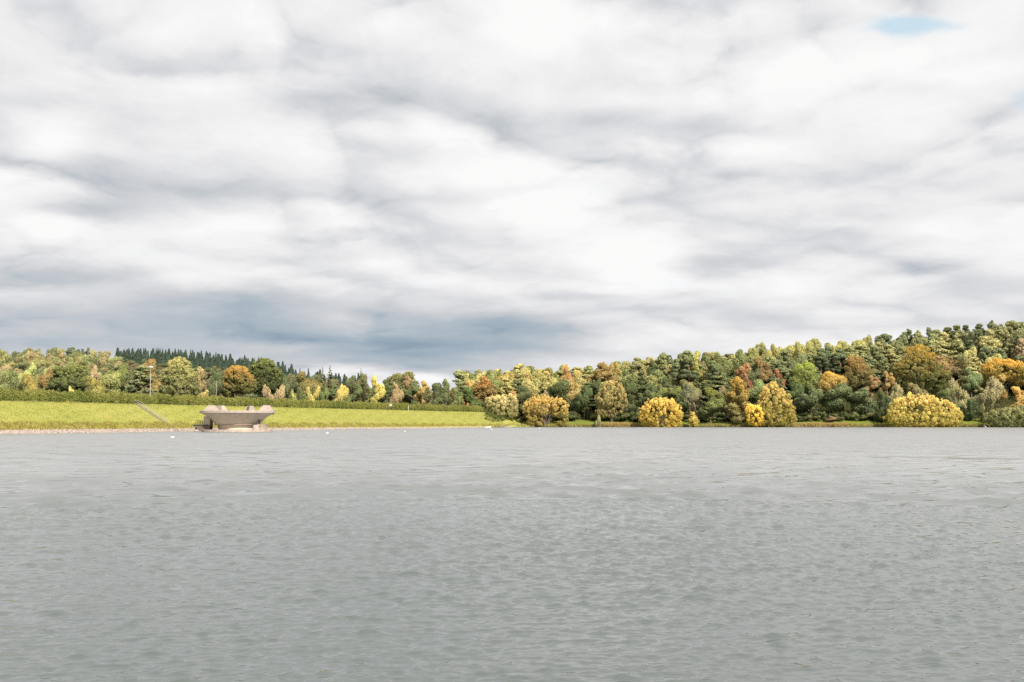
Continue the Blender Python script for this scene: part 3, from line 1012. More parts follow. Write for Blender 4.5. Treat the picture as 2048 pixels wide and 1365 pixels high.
# trees along the right shore and up its hill: kind, px, width, top, depth, colour, label
SHORE = [
    ('lowleaf', 1036, 58, 772, 492, DARK, 'dark green tree behind the gap between the two leftmost shore willows', None),
    ('birch', 1025, 20, 782, 478, ORANGE, 'small orange birch behind the leftmost shore willow', None),
    ('willow', 1088, 30, 783, 480, (.27, .20, .12), 'pinkish brown round bush peeping over the tan willow', None),
    ('lowleaf', 1050, 34, 800, 474, (.07, .092, .036), 'dark low bush filling the gap between shore willows', None),
    ('lowleaf', 1130, 74, 763, 488, DARK, 'large dark green tree behind the right side of the tan willow', None),
    ('lowleaf', 1168, 48, 775, 484, (.07, .10, .038), 'dark green tree standing over the small lawn', None),
    ('upright', 1196, 30, 757, 500, (.07, .095, .036), 'dark tree top behind the tan leaning tree', None),
    ('lowleaf', 1262, 52, 765, 490, (.072, .10, .036), 'dark green tree right of the tan leaning tree', None),
    ('lowleaf', 1240, 44, 800, 482, DARK, 'low dark green tree between tan tree and gold dome willow', None),
    ('lowleaf', 1294, 48, 769, 498, (.08, .11, .042), 'dark green tree behind the left side of the gold dome willow', None),
    ('lowleaf', 1318, 52, 775, 492, GREEN, 'mid green tree above the gold dome willow', YGREEN),
    ('upright', 1353, 46, 774, 486, (.095, .14, .045), 'green tree behind the right side of the gold dome willow', (.28, .29, .09)),
    ('broadleaf', 1378, 34, 767, 500, GREY, 'grey green rounded tree below the bare pine stems', None),
    ('birch', 1391, 22, 785, 478, (.19, .18, .10), 'thin grey birch behind the little cone shrub', None),
    ('upright', 1421, 54, 776, 470, (.115, .16, .042), 'green tree on the waterline right of the little cone shrub', (.29, .30, .075)),
    ('birch', 1446, 26, 774, 486, (.22, .17, .10), 'brown twiggy birch left of the golden birch', None),
    ('birch', 1477, 46, 756, 474, (.27, .22, .055), 'tall golden olive birch at the water left of the yellow bush', (.50, .35, .07)),
    ('upright', 1470, 44, 808, 466, (.20, .19, .055), 'lower olive bushy tree at the foot of the golden birch', None),
    ('broadleaf', 1508, 50, 760, 488, (.15, .20, .065), 'light green tree behind the yellow bush', None),
    ('broadleaf', 1585, 46, 765, 500, (.065, .105, .035), 'green tree behind the tall silvery gold willow', None),
    ('lowleaf', 1620, 66, 777, 482, (.088, .115, .048), 'dark green broad tree first right of the tall silvery gold willow', (.20, .24, .11)),
    ('broadleaf', 1672, 66, 768, 486, (.092, .12, .05), 'dark green broad tree, middle of the row behind golden reeds', (.21, .24, .11)),
    ('broadleaf', 1729, 66, 778, 480, (.095, .122, .052), 'dark green broad tree, right end of the row behind golden reeds', (.22, .25, .12)),
    ('lowleaf', 1765, 44, 782, 476, (.075, .10, .042), 'dark green tree touching the left side of the biggest willow', None),
    ('shrub', 1662, 22, 833, 470, (.25, .16, .10), 'small pinkish brown shrub in front of the dark tree row', None),
    ('willow', 1786, 54, 769, 496, (.24, .21, .10), 'olive tan rounded tree behind the biggest willow, left one', None),
    ('broadleaf', 1834, 40, 767, 500, (.19, .165, .07), 'brown olive tree behind the top of the biggest willow', None),
    ('willow', 1908, 56, 759, 492, SILVER, 'silvery tan tree behind the right shoulder of the biggest willow', (.44, .37, .22)),
    ('lowleaf', 1898, 54, 778, 482, GREEN, 'green tree just over the right slope of the biggest willow', None),
    ('lowleaf', 1942, 32, 799, 474, (.05, .085, .035), 'small dark green tree at the back of the right lawn gap', None),
    ('willow', 1976, 80, 757, 486, (.22, .21, .10), 'wide silver olive tree above the right lawn gap', (.40, .35, .2)),
    ('shrub', 1966, 18, 809, 470, OLIVE, 'small olive shrub by the lawn gap left of the grey green bush', None),
    ('upright', 2038, 44, 774, 480, (.42, .31, .06), 'yellow tree at the right picture edge above the grey green bush', None),
    # up the hill
    ('broadleaf', 1840, 108, 687, 535, (.14, .16, .042), 'largest tree on the hill, green below with golden orange top', (.46, .31, .05)),
    ('broadleaf', 1888, 66, 711, 545, (.22, .18, .075), 'rusty orange tree leaning on the right side of the largest hill tree', (.40, .27, .11)),
    ('broadleaf', 2012, 104, 718, 520, (.30, .24, .03), 'spreading golden yellow maple near the right picture edge', (.62, .38, .04)),
    ('upright', 2000, 34, 748, 508, (.30, .22, .04), 'smaller golden tree under the spreading golden maple', None),
    ('broadleaf', 1941, 40, 737, 515, (.13, .18, .07), 'light green tree left of the spreading golden maple', None),
    ('upright', 1716, 62, 710, 530, (.18, .165, .05), 'tall orange brown tree between dark pines and largest hill tree', (.40, .26, .08)),
    ('broadleaf', 1667, 54, 743, 514, (.35, .26, .07), 'bright orange yellow tree above the dark tree row', None),
    ('broadleaf', 1614, 62, 723, 520, (.20, .235, .06), 'tall yellow-green oak left of the bright orange yellow tree', None),
    ('upright', 1557, 24, 739, 525, (.28, .12, .06), 'narrow red brown tree above the tall silvery gold willow', None),
    ('upright', 1520, 44, 716, 535, (.22, .15, .05), 'rust and olive tree above the light green shore tree', None),
    ('upright', 1772, 30, 743, 515, (.32, .22, .06), 'small gold tree left of the largest hill tree', None),
    ('upright', 1741, 32, 752, 508, (.28, .17, .07), 'small rusty tree below the tall orange brown tree', None),
    ('upright', 1492, 42, 728, 520, (.27, .14, .06), 'reddish rust tree right of the lone bare pine stem', None),
    ('pine', 1274, 32, 716, 525, (.13, .13, .05), 'olive pine with pale stem, leftmost of the bare stemmed pines', None),
    ('pine', 1354, 30, 718, 522, PINE, 'pine with dark sparse crown, second of the bare stemmed pines', None),
    ('pine', 1366, 26, 722, 528, PINE, 'slim pine in the middle of the bare stemmed trio', None),
    ('pine', 1377, 38, 702, 520, PINE, 'tallest pine of the bare stemmed trio on the skyline', None),
    ('pine', 1428, 34, 722, 516, (.075, .10, .04), 'lone pine with long bare pink stem right of the trio', None),
    ('upright', 1395, 46, 704, 542, (.30, .29, .055), 'yellow tree on the skyline behind the pine trio', None),
    ('broadleaf', 1437, 50, 708, 545, (.13, .155, .05), 'olive green rounded skyline tree right of the yellow one', None),
    ('broadleaf', 1472, 48, 701, 550, (.13, .16, .05), 'green domed skyline tree left of the lime green hilltop', None),
    ('fullpine', 1326, 36, 708, 540, (.12, .14, .05), 'tall yellow-green pine on the skyline left of the trio', None),
    ('birch', 1304, 30, 722, 540, PINE, 'dull green skyline tree between two tall pines', None),
    ('pine', 1642, 30, 698, 535, (.065, .09, .042), 'dark pine with bare stem, left one of the hillside pine group', None),
    ('pine', 1657, 34, 694, 540, (.06, .088, .042), 'dark pine with bare stem, middle one of the hillside pine group', None),
    ('pine', 1680, 36, 700, 535, (.062, .09, .042), 'dark pine with bare stem, right one of the hillside pine group', None),
    ('fir', 2042, 30, 678, 560, (.27, .20, .12), 'bare pinkish brown larch at the right picture edge', None),
    ('birch', 1205, 60, 727, 548, (.25, .19, .07), 'tan feathery skyline tree with bristly top at mid right', (.42, .32, .12)),
    ('birch', 1228, 34, 727, 556, (.28, .22, .06), 'golden feathery skyline tree beside the bristly tan one', None),
    ('broadleaf', 1136, 26, 731, 552, (.36, .19, .07), 'orange red tree on the skyline above the tan willow', None),
]
for kind, px, w, top, Y, colr, lab, tip in SHORE:
    if lab in SHAPES:
        shaped_tree(px, w, top, Y, colr, lab, tip)
        continue
    tree(kind, px, w, top, Y, colr, lab, 'shrub' if kind == 'shrub' else 'tree', tip)


shaped_willow(1002, 462, 853, [(1000, 818, 27, 28), (984, 812, 17, 20), (1022, 815, 15, 26), (988, 838, 18, 15), (1012, 838, 22, 16)],
              150, (.45, .85), 15000, .22, (.26, .25, .12), (.62, .54, .31), 'silvery cream willow, leftmost on the shore beside the dam end', seed=31)
shaped_willow(1092, 464, 853, [(1083, 812, 30, 21), (1060, 820, 16, 18), (1118, 815, 20, 20), (1126, 832, 13, 22), (1064, 838, 13, 15), (1078, 842, 8, 14)],
              190, (.45, .85), 16000, .22, (.30, .255, .095), (.60, .45, .18), 'tan gold willow with dark arched hollow at its foot', seed=32,
              keepout=[(1100, 846, 13, 16)])
shaped_willow(1224, 476, 850, [(1226, 785, 24, 24), (1212, 800, 22, 18), (1240, 800, 16, 22), (1234, 820, 13, 12), (1202, 826, 12, 8), (1222, 828, 14, 8)],
              170, (.45, .85), 14000, .22, (.245, .22, .105), (.48, .40, .19), 'tan leaning tree with a bare lower stem on the small lawn', seed=33)
shaped_willow(1322, 462, 853, [(1322, 830, 43, 34), (1300, 838, 24, 18), (1345, 836, 22, 20), (1325, 816, 28, 20)],
              260, (.4, .75), 20000, .21, (.39, .315, .08), (.66, .52, .20), 'round golden yellow willow dome on the water edge', seed=34)
shaped_willow(1387, 462, 853, [(1387, 843, 10, 12), (1385, 834, 6, 11)],
              40, (.35, .6), 3500, .2, (.36, .31, .09), (.60, .49, .18), 'little pale yellow cone shaped shrub on the water edge', seed=35, name='shrub')
shaped_willow(1509, 462, 854, [(1509, 832, 18, 22), (1500, 820, 10, 12), (1521, 843, 10, 10)],
              80, (.4, .8), 6500, .22, (.48, .38, .08), (.76, .60, .18), 'bright yellow lumpy bush between golden birch and tall silvery willow', seed=36)
shaped_willow(1556, 463, 854, [(1545, 800, 20, 36), (1532, 815, 14, 40), (1562, 815, 22, 36), (1577, 830, 16, 26), (1548, 838, 28, 16)],
              240, (.45, .85), 18000, .22, (.30, .265, .085), (.64, .52, .24), 'tall silvery gold willow sloping down to the right', seed=37)
shaped_willow(1850, 458, 856, [(1838, 822, 50, 35), (1812, 834, 38, 24), (1870, 826, 45, 28), (1898, 836, 28, 22), (1845, 838, 70, 16), (1912, 842, 14, 14)],
              420, (.4, .8), 30000, .22, (.34, .30, .09), (.72, .60, .28), 'biggest willow, a wide cream and yellow mound at the right shore', seed=38)
shaped_willow(2026, 455, 856, [(2020, 836, 46, 20), (2050, 836, 40, 24), (1996, 842, 20, 13)],
              220, (.4, .8), 16000, .22, (.19, .205, .10), (.36, .35, .18), 'grey green rounded bush at the right picture edge on the shore', seed=39)
tree('shrub', 1196, 16, 831, 463, (.19, .20, .075), 'small pale green sapling on the lawn before the tan leaning tree', 'shrub')

# ------------------------------------------------------------------ woods that read as many alike trees
def understorey():
    g = random.Random(3)
    px = 1036
    while px < 2050:
        if not (1150 < px < 1190 or 1925 < px < 1972):
            Y = float(shore_y(at(px, 466))) + g.uniform(11, 15)
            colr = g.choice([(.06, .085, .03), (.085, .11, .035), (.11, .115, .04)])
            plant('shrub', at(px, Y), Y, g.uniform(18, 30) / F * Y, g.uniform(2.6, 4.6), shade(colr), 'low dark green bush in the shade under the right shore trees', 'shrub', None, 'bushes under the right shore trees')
        px += g.uniform(11, 19)


understorey()
SKY_R = ([860, 905, 940, 1000, 1060, 1120, 1200, 1260, 1320, 1400, 1480, 1540, 1620, 1700, 1760, 1850, 1950, 2048, 2120, 2320],
         [770, 762, 744, 738, 733, 735, 728, 726, 714, 710, 700, 688, 684, 676, 670, 660, 652, 645, 640, 630])
placed = []


def hill_wood():
    g = random.Random(77)
    rows = [(44, .28), (60, .46), (76, .62), (94, .78), (112, .90), (132, 1.0)]
    for s0, f in rows:
        Y0 = 462 + s0
        step = 27 if f < .9 else 23
        px = 930 + g.uniform(0, 12) if s0 > 45 else 985
        while px < 2300:
            Y = Y0 + g.uniform(-8, 8)
            sk = float(np.interp(px, *SKY_R))
            top = 772 + (sk - 772) * f + g.uniform(-6, 7)
            w = step * g.uniform(1.5, 2.5)
            X = at(px, Y, top)
            H = zat(top, Y) - gz(X, Y)
            r = g.random()
            if px < 1170:
                kind = 'fullpine' if f > .9 and r < .45 else g.choice(['broadleaf', 'broadleaf', 'fir', 'lowleaf'])
                colr, lab = g.choice([((.24, .22, .06), 'yellow olive'), ((.28, .22, .055), 'golden tan'), ((.15, .165, .05), 'olive green'), ((.27, .25, .08), 'yellow')])
                zone = 'wood above the two leftmost shore willows'
            elif px < 1490:
                kind = g.choice(['broadleaf', 'lowleaf', 'fullpine', 'broadleaf', 'fir'])
                colr, lab = g.choice([((.13, .155, .05), 'mid green'), ((.24, .24, .075), 'yellow green'), ((.20, .18, .065), 'olive brown'), ((.09, .12, .045), 'dark green')])
                zone = 'wood behind the bare stemmed pines'
            elif px < 1740:
                if f > .8:
                    kind = g.choice(['broadleaf', 'broadleaf', 'lowleaf'])
                    colr, lab = g.choice([((.27, .26, .07), 'lime green'), ((.22, .22, .065), 'olive lime')])
                else:
                    kind = g.choice(['fullpine', 'lowleaf', 'fir'])
                    colr, lab = g.choice([((.11, .135, .058), 'dull green'), ((.16, .17, .06), 'olive green')])
                zone = 'hillside wood above the dark shore tree row'
            else:
                kind = g.choice(['fir', 'fir', 'fir', 'broadleaf'])
                colr, lab = g.choice([((.14, .155, .065), 'dull green'), ((.18, .185, .07), 'olive green'), ((.10, .125, .06), 'dark green'), ((.24, .225, .08), 'yellow olive')])
                zone = 'larch wood on the hilltop at the right'
            sort = {'lowleaf': 'bushy tree', 'fir': 'feathery larch', 'fullpine': 'pine', 'pine': 'bare stemmed pine', 'birch': 'feathery tree', 'upright': 'narrow tree', 'broadleaf': 'round crowned tree'}[kind]
            if any(Y < yn + 4 and abs(px - pn) < .5 * wn + .34 * w and top < tn + .6 * wn for pn, wn, tn, yn in NAMED):
                px += step * .4
                continue
            if H > 5:
                plant(kind, X, Y, w / F * Y, H, shade_seed(colr, g), f'{lab} {sort} in the {zone}', 'tree', None, f'{lab} {sort}s in the {zone}')
            px += step * g.uniform(.75, 1.2)


def shade_seed(c, g):
    k = g.uniform(.85, 1.2)
    return tuple(v * k for v in c)


hill_wood()


def far_hill():
    g = random.Random(9)
    # mixed wood on the slope of the far hill
    sk = ([-60, 0, 60, 130, 180, 225, 260, 300, 400, 480, 560, 620, 700, 760], [702, 702, 698, 698, 704, 706, 719, 722, 732, 741, 750, 758, 768, 778])
    for Y0, f in ((400, .15), (470, .36), (560, .56), (660, .72), (780, .87), (900, 1.0)):
        step = 17 + 5 * (1 - f)
        px = -40 + g.uniform(0, 10)
        while px < (640 if f > .3 else 720):
            Y = Y0 + g.uniform(-25, 25)
            if Y < crest_depth(min(px, 900)) + 75:
                px += step
                continue
            top = 752 + (float(np.interp(px, *sk)) - 752) * f + g.uniform(-3.5, 4.5)
            X = at(px, Y, top)
            H = zat(top, Y) - gz(X, Y)
            if px < 240:
                colr, lab = g.choice([((.21, .20, .065), 'golden olive'), ((.19, .21, .07), 'yellow green'), ((.23, .19, .085), 'tan'), ((.12, .14, .06), 'dull green'), ((.16, .175, .065), 'olive')])
            else:
                colr, lab = g.choice([((.09, .105, .05), 'dull green'), ((.12, .115, .055), 'brown olive'), ((.10, .125, .055), 'grey green'), ((.15, .125, .07), 'brown')])
            part = 'left' if px < 240 else 'spruce'
            if H > 4:
                where = 'left end of the far wooded hill' if px < 240 else 'far hillside below the spruce ridge'
                plant(g.choice(['broadleaf', 'broadleaf', 'lowleaf']), X, Y, step * g.uniform(1.45, 2.1) / F * Y, min(H, 24), shade_seed(colr, g),
                      f'{lab} round crowned tree on the {where}', 'tree', None, f'{lab} trees on the {where}')
            px += step * g.uniform(.8, 1.2)
    for Y0, tp in ((470, 779), (560, 773)):
        px = 690
        while px < 930:
            Y = Y0 + g.uniform(-15, 15)
            top = tp + g.uniform(-4, 4)
            X = at(px, Y, top)
            H = max(zat(top, Y) - gz(X, Y), 7)
            colr, lab = g.choice([((.12, .14, .055), 'dull green'), ((.16, .15, .06), 'olive'), ((.24, .19, .07), 'tan')])
            plant('lowleaf', X, Y, 26 / F * Y, H, shade_seed(colr, g), f'{lab} bushy tree low in the valley beyond the hedge', 'tree', None, f'{lab} trees in the valley beyond the hedge')
            px += g.uniform(15, 24)
    # tall pines standing clear on the skyline
    for px, top, w in ((137, 696, 12), (146, 695, 16), (158, 699, 14), (166, 698, 12), (176, 695, 9)):
        Y = 900
        X = at(px, Y, top)
        plant('pine', X, Y, w / F * Y, max(zat(top, Y) - gz(X, Y), 20), (.06, .08, .045), 'bare stemmed pine in the clump on the far left skyline', 'tree', None, 'pine clump on the far left skyline')
    # spruce plantation along the ridge
    ks = ([228, 260, 300, 340, 390, 430, 480, 520, 560, 600, 650, 690, 725, 745], [698, 696, 697, 698, 701, 708, 715, 719, 727, 737, 745, 748, 753, 760])
    for Y, dn in ((985, 0), (965, 5), (940, 11), (915, 18)):
        px = 232 + g.uniform(0, 5)
        while px < (742 if dn == 0 else 570 if dn > 10 else 735):
            top = float(np.interp(px, *ks)) + dn + g.choice([-4, -3, -1, 0, 1, 2, 4, 6, 7])
            X = at(px, Y, top)
            H = min(max(zat(top, Y) - gz(X, Y), 12), 27)
            plant('spruce', X, Y, g.uniform(9, 21) / F * Y, H, shade_seed(SPRUCE, g), 'dark spruce in the plantation along the far ridge', 'tree', (.05, .085, .055),
                  'spruces along the far ridge', parts=False)
            gap = 1.0 if px < 590 else 1.7
            px += g.choice([2.5, 4, 5, 6, 7, 9.5]) * gap * g.uniform(.85, 1.15)


far_hill()


def undergrowth():
    g = np.random.default_rng(12)
    n = 110000
    X = g.uniform(-12, 330, n)
    s = 15.5 + 115 * g.uniform(0, 1, n) ** 1.3
    Y = shore_y(X) + s
    hh = np.clip(.9 + .8 * np.sin(X * .31 + 2 * np.sin(Y * .2)) * np.sin(Y * .27 + X * .11) + g.normal(0, .35, n), .1, None) * np.clip((s - 15) / 3, .3, 1) * 1.5
    P = np.stack([X, Y, ground(X, Y) + hh], 1)
    N = unit(np.array([0, -.35, .8]) + g.normal(size=(n, 3)) * .55)
    V, Fc = leaf_quads(P, N, .36, g)
    me = np_mesh('undergrowth', V, Fc, cover_material('undergrowth', [(.05, .065, .022), (.085, .105, .035), (.13, .12, .045)], .22), False, face_attr={'var': g.uniform(0, 1, n)})
    tag(link('undergrowth', me), 'dark brambles and bracken covering the wood floor on the right hill', 'undergrowth', None, 'stuff')


# ------------------------------------------------------------------ hedges on the dam crest
def hedge(name, al0, al1, sd, height, width, n, label, seed):
    g = np.random.default_rng(seed)
    t = g.uniform(al0, al1, n)
    th = g.uniform(0, math.pi, n)
    hh = height * (1 + .10 * np.sin(t * .55 + seed) + .07 * np.sin(t * 1.7) + .05 * np.sin(t * 4.1))
    end = np.minimum(np.clip((t - al0) / 3, 0, 1), np.clip((al1 - t) / 6, 0, 1)) ** .5
    hh *= .45 + .55 * end
    rr = g.uniform(.78, 1.05, n)
    ax = np.cos(th)
    az = np.sin(th)
    ls = np.sign(ax) * np.abs(ax) ** .55 * width / 2 * rr + .12 * np.sin(t * 2.3 + 1)
    lz = np.abs(az) ** .5 * hh * rr + g.normal(0, .12, n)
    lz = np.clip(lz, .05, None)
    bx = AX + DX * t + NX * (sd + ls)
    by = AY + DY * t + NY * (sd + ls)
    bz = ground(bx, by) + lz
    P = np.stack([bx, by, bz], 1)
    out = np.stack([NX * ax, NY * ax, az * .8 + .1], 1)
    N = unit(out + g.normal(size=(n, 3)) * .6)
    al = np.stack([g.normal(0, .5, n), g.normal(0, .5, n), g.uniform(.3, 1.4, n)], 1)
    V, Fc = leaf_quads(P, N, .17, g, .6, al)
    patch = .5 + .5 * np.sin(t * .21 + seed) * np.sin(t * .083 + 2)
    tipf = np.clip(.55 * patch + .35 * (lz / height - .5) + g.normal(0, .2, n), 0, 1)
    var = np.clip(.5 + .25 * np.sin(t * 1.3) * np.sin(t * .7) + g.normal(0, .22, n), 0, 1)
    me = np_mesh(name, V, Fc, LEAF, False, face_attr={'var': var, 'tipf': tipf})
    o = link(name, me)
    o.color = (.13, .155, .045, 1)
    o['tip'] = [.26, .25, .085]
    tag(o, label, 'hedge')


def al_of(px):
    Y = crest_depth(px)
    X = at(px, Y, 805)
    return (X - AX) * DX + (Y - AY) * DY


hedge('hedge', al_of(-60), al_of(318), 15.2, 2.35, 2.2, 34000, 'clipped olive green hedge on the dam crest left of the steps', 1)
hedge('hedge', al_of(268), al_of(985), 17.6, 2.5, 2.2, 90000, 'long straight hedge on the dam crest right of the lamp post', 4)


# ------------------------------------------------------------------ ground cover along the dam and shore
def cover_material(name, cols, scale, streak=False):
    m = bpy.data.materials.new(name)
    m.use_nodes = True
    t = NT(m.node_tree)
    geo = t.n('ShaderNodeNewGeometry')
    n = t.noise(geo.outputs['Position'], scale, 4, .65)
    if streak:                                           # mown lines and tussock shading painted along the contour of the dam
        mp = t.n('ShaderNodeMapping', vector_type='TEXTURE')
        mp.inputs['Rotation'].default_value = (0, 0, math.atan2(DY, DX))
        mp.inputs['Scale'].default_value = (9.0, 1.1, 1.0)
        t.put(mp.inputs[0], geo.outputs['Position'])
        n2 = t.noise(mp.outputs[0], 1.0, 4, .65, .4)
        n3 = t.noise(geo.outputs['Position'], .05, 3, .6)
        n = t.math('ADD', t.math('MULTIPLY', n, .3), t.math('ADD', t.math('MULTIPLY', n2, .62), t.math('MULTIPLY', t.math('SUBTRACT', n3, .5), .7)))
        n = t.math('MULTIPLY_ADD', n, 1.25, -.08)
    var = t.n('ShaderNodeAttribute', attribute_name='var')
    f = t.math('ADD', t.math('MULTIPLY', n, .75), t.math('MULTIPLY', var.outputs['Fac'], .28))
    c = t.ramp(f, [(.3 + .45 * i / (len(cols) - 1), q) for i, q in enumerate(cols)])
    d = t.n('ShaderNodeBsdfDiffuse')
    t.put(d.inputs[0], c)
    tr = t.n('ShaderNodeBsdfTranslucent')
    t.put(tr.inputs[0], c)
    mx = t.n('ShaderNodeMixShader')
    mx.inputs[0].default_value = .3
    t.put(mx.inputs[1], d.outputs[0])
    t.put(mx.inputs[2], tr.outputs[0])
    o = t.n('ShaderNodeOutputMaterial')
    t.put(o.inputs[0], mx.outputs[0])
    return m


def blades(name, X, Y, hgt, wid, mat, label, seed, cat='grass'):
    g = np.random.default_rng(seed)
    n = len(X)
    Z = ground(X, Y)
    th = g.uniform(0, math.pi, n)
    w = wid * g.uniform(.6, 1.4, n)
    h = hgt * g.uniform(.5, 1.3, n)
    lx, ly = g.normal(0, .35, n) * h, g.normal(0, .35, n) * h
    B = np.stack([X, Y, Z - .03], 1)
    off = np.stack([np.cos(th) * w, np.sin(th) * w, np.zeros(n)], 1)
    top = B + np.stack([lx, ly, h], 1)
    V = np.stack([B - off, B + off, top + off * .35, top - off * .35], 1).reshape(-1, 3)
    me = np_mesh(name, V, np.arange(4 * n).reshape(n, 4), mat, False, face_attr={'var': g.uniform(0, 1, n)})
    o = link(name, me)
    tag(o, label, cat, None, 'stuff')
    return o


def dam_pts(n, s0, s1, a0, a1, g, power=1.0):
    t = a0 + (a1 - a0) * g.uniform(0, 1, n) ** power
    s = g.uniform(s0, s1, n)
    return AX + DX * t + NX * s, AY + DY * t + NY * s, t, s


def ground_cover():
    g = np.random.default_rng(8)
    a0, a1 = -14.0, al_of(968)
    X, Y, t, s = dam_pts(120000, 2.2, 14.6, a0, a1, g, 1.3)
    blades('grass', X, Y, .11, .10, cover_material('short_grass', [(.25, .28, .075), (.345, .35, .098), (.395, .38, .115), (.46, .41, .165)], .35, True),
           'sunlit yellow-green grass covering the sloping face of the dam', 1)
    X, Y, t, s = dam_pts(42000, 1.3, 4.6, a0, a1 - 8, g, 1.6)
    keep = (s - 1.3) < 2.0 * (1.15 - (t - a0) / (a1 - a0)) + 1.0 + .5 * np.sin(t * .8)
    keep &= g.uniform(0, 1, len(t)) < .55 + .45 * (np.sin(t * .37 + 1) * np.sin(t * .13) > -.15) * np.clip(1.3 - (t - a0) / 190, .35, 1)
    blades('tall_grass', X[keep], Y[keep], .5, .10, cover_material('dry_grass', [(.26, .17, .08), (.40, .34, .09), (.33, .335, .07), (.46, .39, .15), (.47, .32, .18)], .5),
           'tall yellow and straw grass along the foot of the dam', 2)
    # bank of the right shore
    n = 30000
    X = g.uniform(-8, 260, n)
    s = g.uniform(.4, 3.2, n)
    Y = shore_y(X) + s
    px = CX + X / Y * F
    rich = np.interp(px, [960, 1040, 1140, 1190, 1270, 1360, 1450, 1580, 1600, 1760, 1930, 1970, 2050], [.35, .1, .8, .9, 1, .9, .6, 1, 1, 1, 1, 1, .3])
    k = g.uniform(0, 1, n) < rich
    blades('bank_grass', X[k], Y[k], .75, .14, cover_material('bank_grass', [(.20, .22, .05), (.33, .31, .085), (.41, .34, .14), (.33, .33, .08)], .25),
           'straw coloured rough grass along the bank of the far right shore', 3)
    n = 2600
    X = np.concatenate([at(1236, 466) + g.normal(0, 4.2, n), at(1630, 462) + g.uniform(-11, 16, n)])
    Y = shore_y(X) + g.uniform(.2, 3, 2 * n)
    blades('reeds', X, Y, 1.25, .11, cover_material('reeds', [(.36, .27, .10), (.50, .38, .17), (.46, .28, .13)], .3),
           'pale golden reeds standing at the water edge of the right shore', 4, 'reeds')


ground_cover()
undergrowth()


def rocks(name, X, Y, Z, R, mat, label, seed):
    g = np.random.default_rng(seed)
    base = np.array([(1, 0, 0), (-1, 0, 0), (0, 1, 0), (0, -1, 0), (0, 0, 1), (0, 0, -1)], float)
    tri = np.array([(0, 2, 4), (2, 1, 4), (1, 3, 4), (3, 0, 4), (2, 0, 5), (1, 2, 5), (3, 1, 5), (0, 3, 5)])
    n = len(X)
    th = g.uniform(0, 6.28, n)
    V = base[None] * g.uniform(.6, 1.3, (n, 6, 1)) * R[:, None, None] * np.array([1, 1, .6])
    ca, sa_ = np.cos(th)[:, None], np.sin(th)[:, None]
    vx = V[..., 0] * ca - V[..., 1] * sa_
    vy = V[..., 0] * sa_ + V[..., 1] * ca
    V = np.stack([vx + X[:, None], vy + Y[:, None], V[..., 2] + Z[:, None]], -1).reshape(-1, 3)
    Fc = (tri[None] + 6 * np.arange(n)[:, None, None]).reshape(-1, 3)
    me = np_mesh(name, V, Fc, mat, False, face_attr={'var': np.repeat(g.uniform(0, 1, n), 8)})
    tag(link(name, me), label, 'stones', None, 'stuff')


def shore_stones():
    g = np.random.default_rng(4)
    m, t, b, o = principled('riprap', .9, .2)
    var = t.n('ShaderNodeAttribute', attribute_name='var')
    geo = t.n('ShaderNodeNewGeometry')
    n = t.noise(geo.outputs['Position'], 4, 4, .6)
    c = t.ramp(var.outputs['Fac'], [(0, (.24, .19, .16)), (.5, (.40, .33, .29)), (1, (.52, .45, .41))])
    c = t.mix(t.math('MULTIPLY', n, .5), c, (.22, .17, .14))
    t.put(b.inputs['Base Color'], c)
    a0, a1 = -14.0, al_of(968)
    X, Y, tt, s = dam_pts(26000, -.5, 1.75, a0, a1, g, 1.5)
    k = s < 1.75 - .95 * np.clip((tt - a0 - 60) / 150, 0, 1) + .25 * np.sin(tt * .9)
    X, Y = X[k], Y[k]
    rocks('stones', X, Y, ground(X, Y) + .05, g.uniform(.10, .26, len(X)), m, 'pale pinkish stones lining the waterline of the dam', 1)
    n = 1800
    X = g.uniform(-10, 250, n)
    Y = shore_y(X) + g.uniform(-.1, .6, n)
    m2 = noisy('bank_stone', (.09, .075, .06), (.24, .2, .17), 1.0)
    rocks('stones', X, Y, ground(X, Y) + .03, g.uniform(.08, .2, n), m2, 'dark stones and clods along the far right bank', 2)


shore_stones()

# ------------------------------------------------------------------ the bellmouth spillway
def concrete(name, c1, c2, lines=True):
    m, t, b, o = principled(name, .9, .2)
    tc = t.n('ShaderNodeTexCoord')
    P = tc.outputs['Object']
    mp = t.n('ShaderNodeMapping')
    mp.inputs['Scale'].default_value = (1.2, 1.2, .25)
    t.put(mp.inputs[0], P)
    n = t.noise(P, .9, 6, .65)
    st = t.noise(mp.outputs[0], 2.2, 5, .6)
    c = t.ramp(n, [(.3, c1), (.7, c2)])
    c = t.mix(t.math('MULTIPLY', t.ramp(st, [(.5, (0, 0, 0)), (.75, (1, 1, 1))]), .45), c, tuple(v * .55 for v in c1))
    if lines:
        sp = t.n('ShaderNodeSeparateXYZ')
        t.put(sp.inputs[0], P)
        fr = t.math('FRACT', t.math('MULTIPLY', sp.outputs[2], 1.9))
        ln = t.math('LESS_THAN', fr, .06)
        c = t.mix(t.math('MULTIPLY', ln, .35), c, tuple(v * .5 for v in c1))
    t.put(b.inputs['Base Color'], c)
    bp = t.n('ShaderNodeBump')
    bp.inputs['Strength'].default_value = .3
    bp.inputs['Distance'].default_value = .05
    t.put(bp.inputs['Height'], t.noise(P, 5, 5, .6))
    t.put(b.inputs['Normal'], bp.outputs[0])
    return m


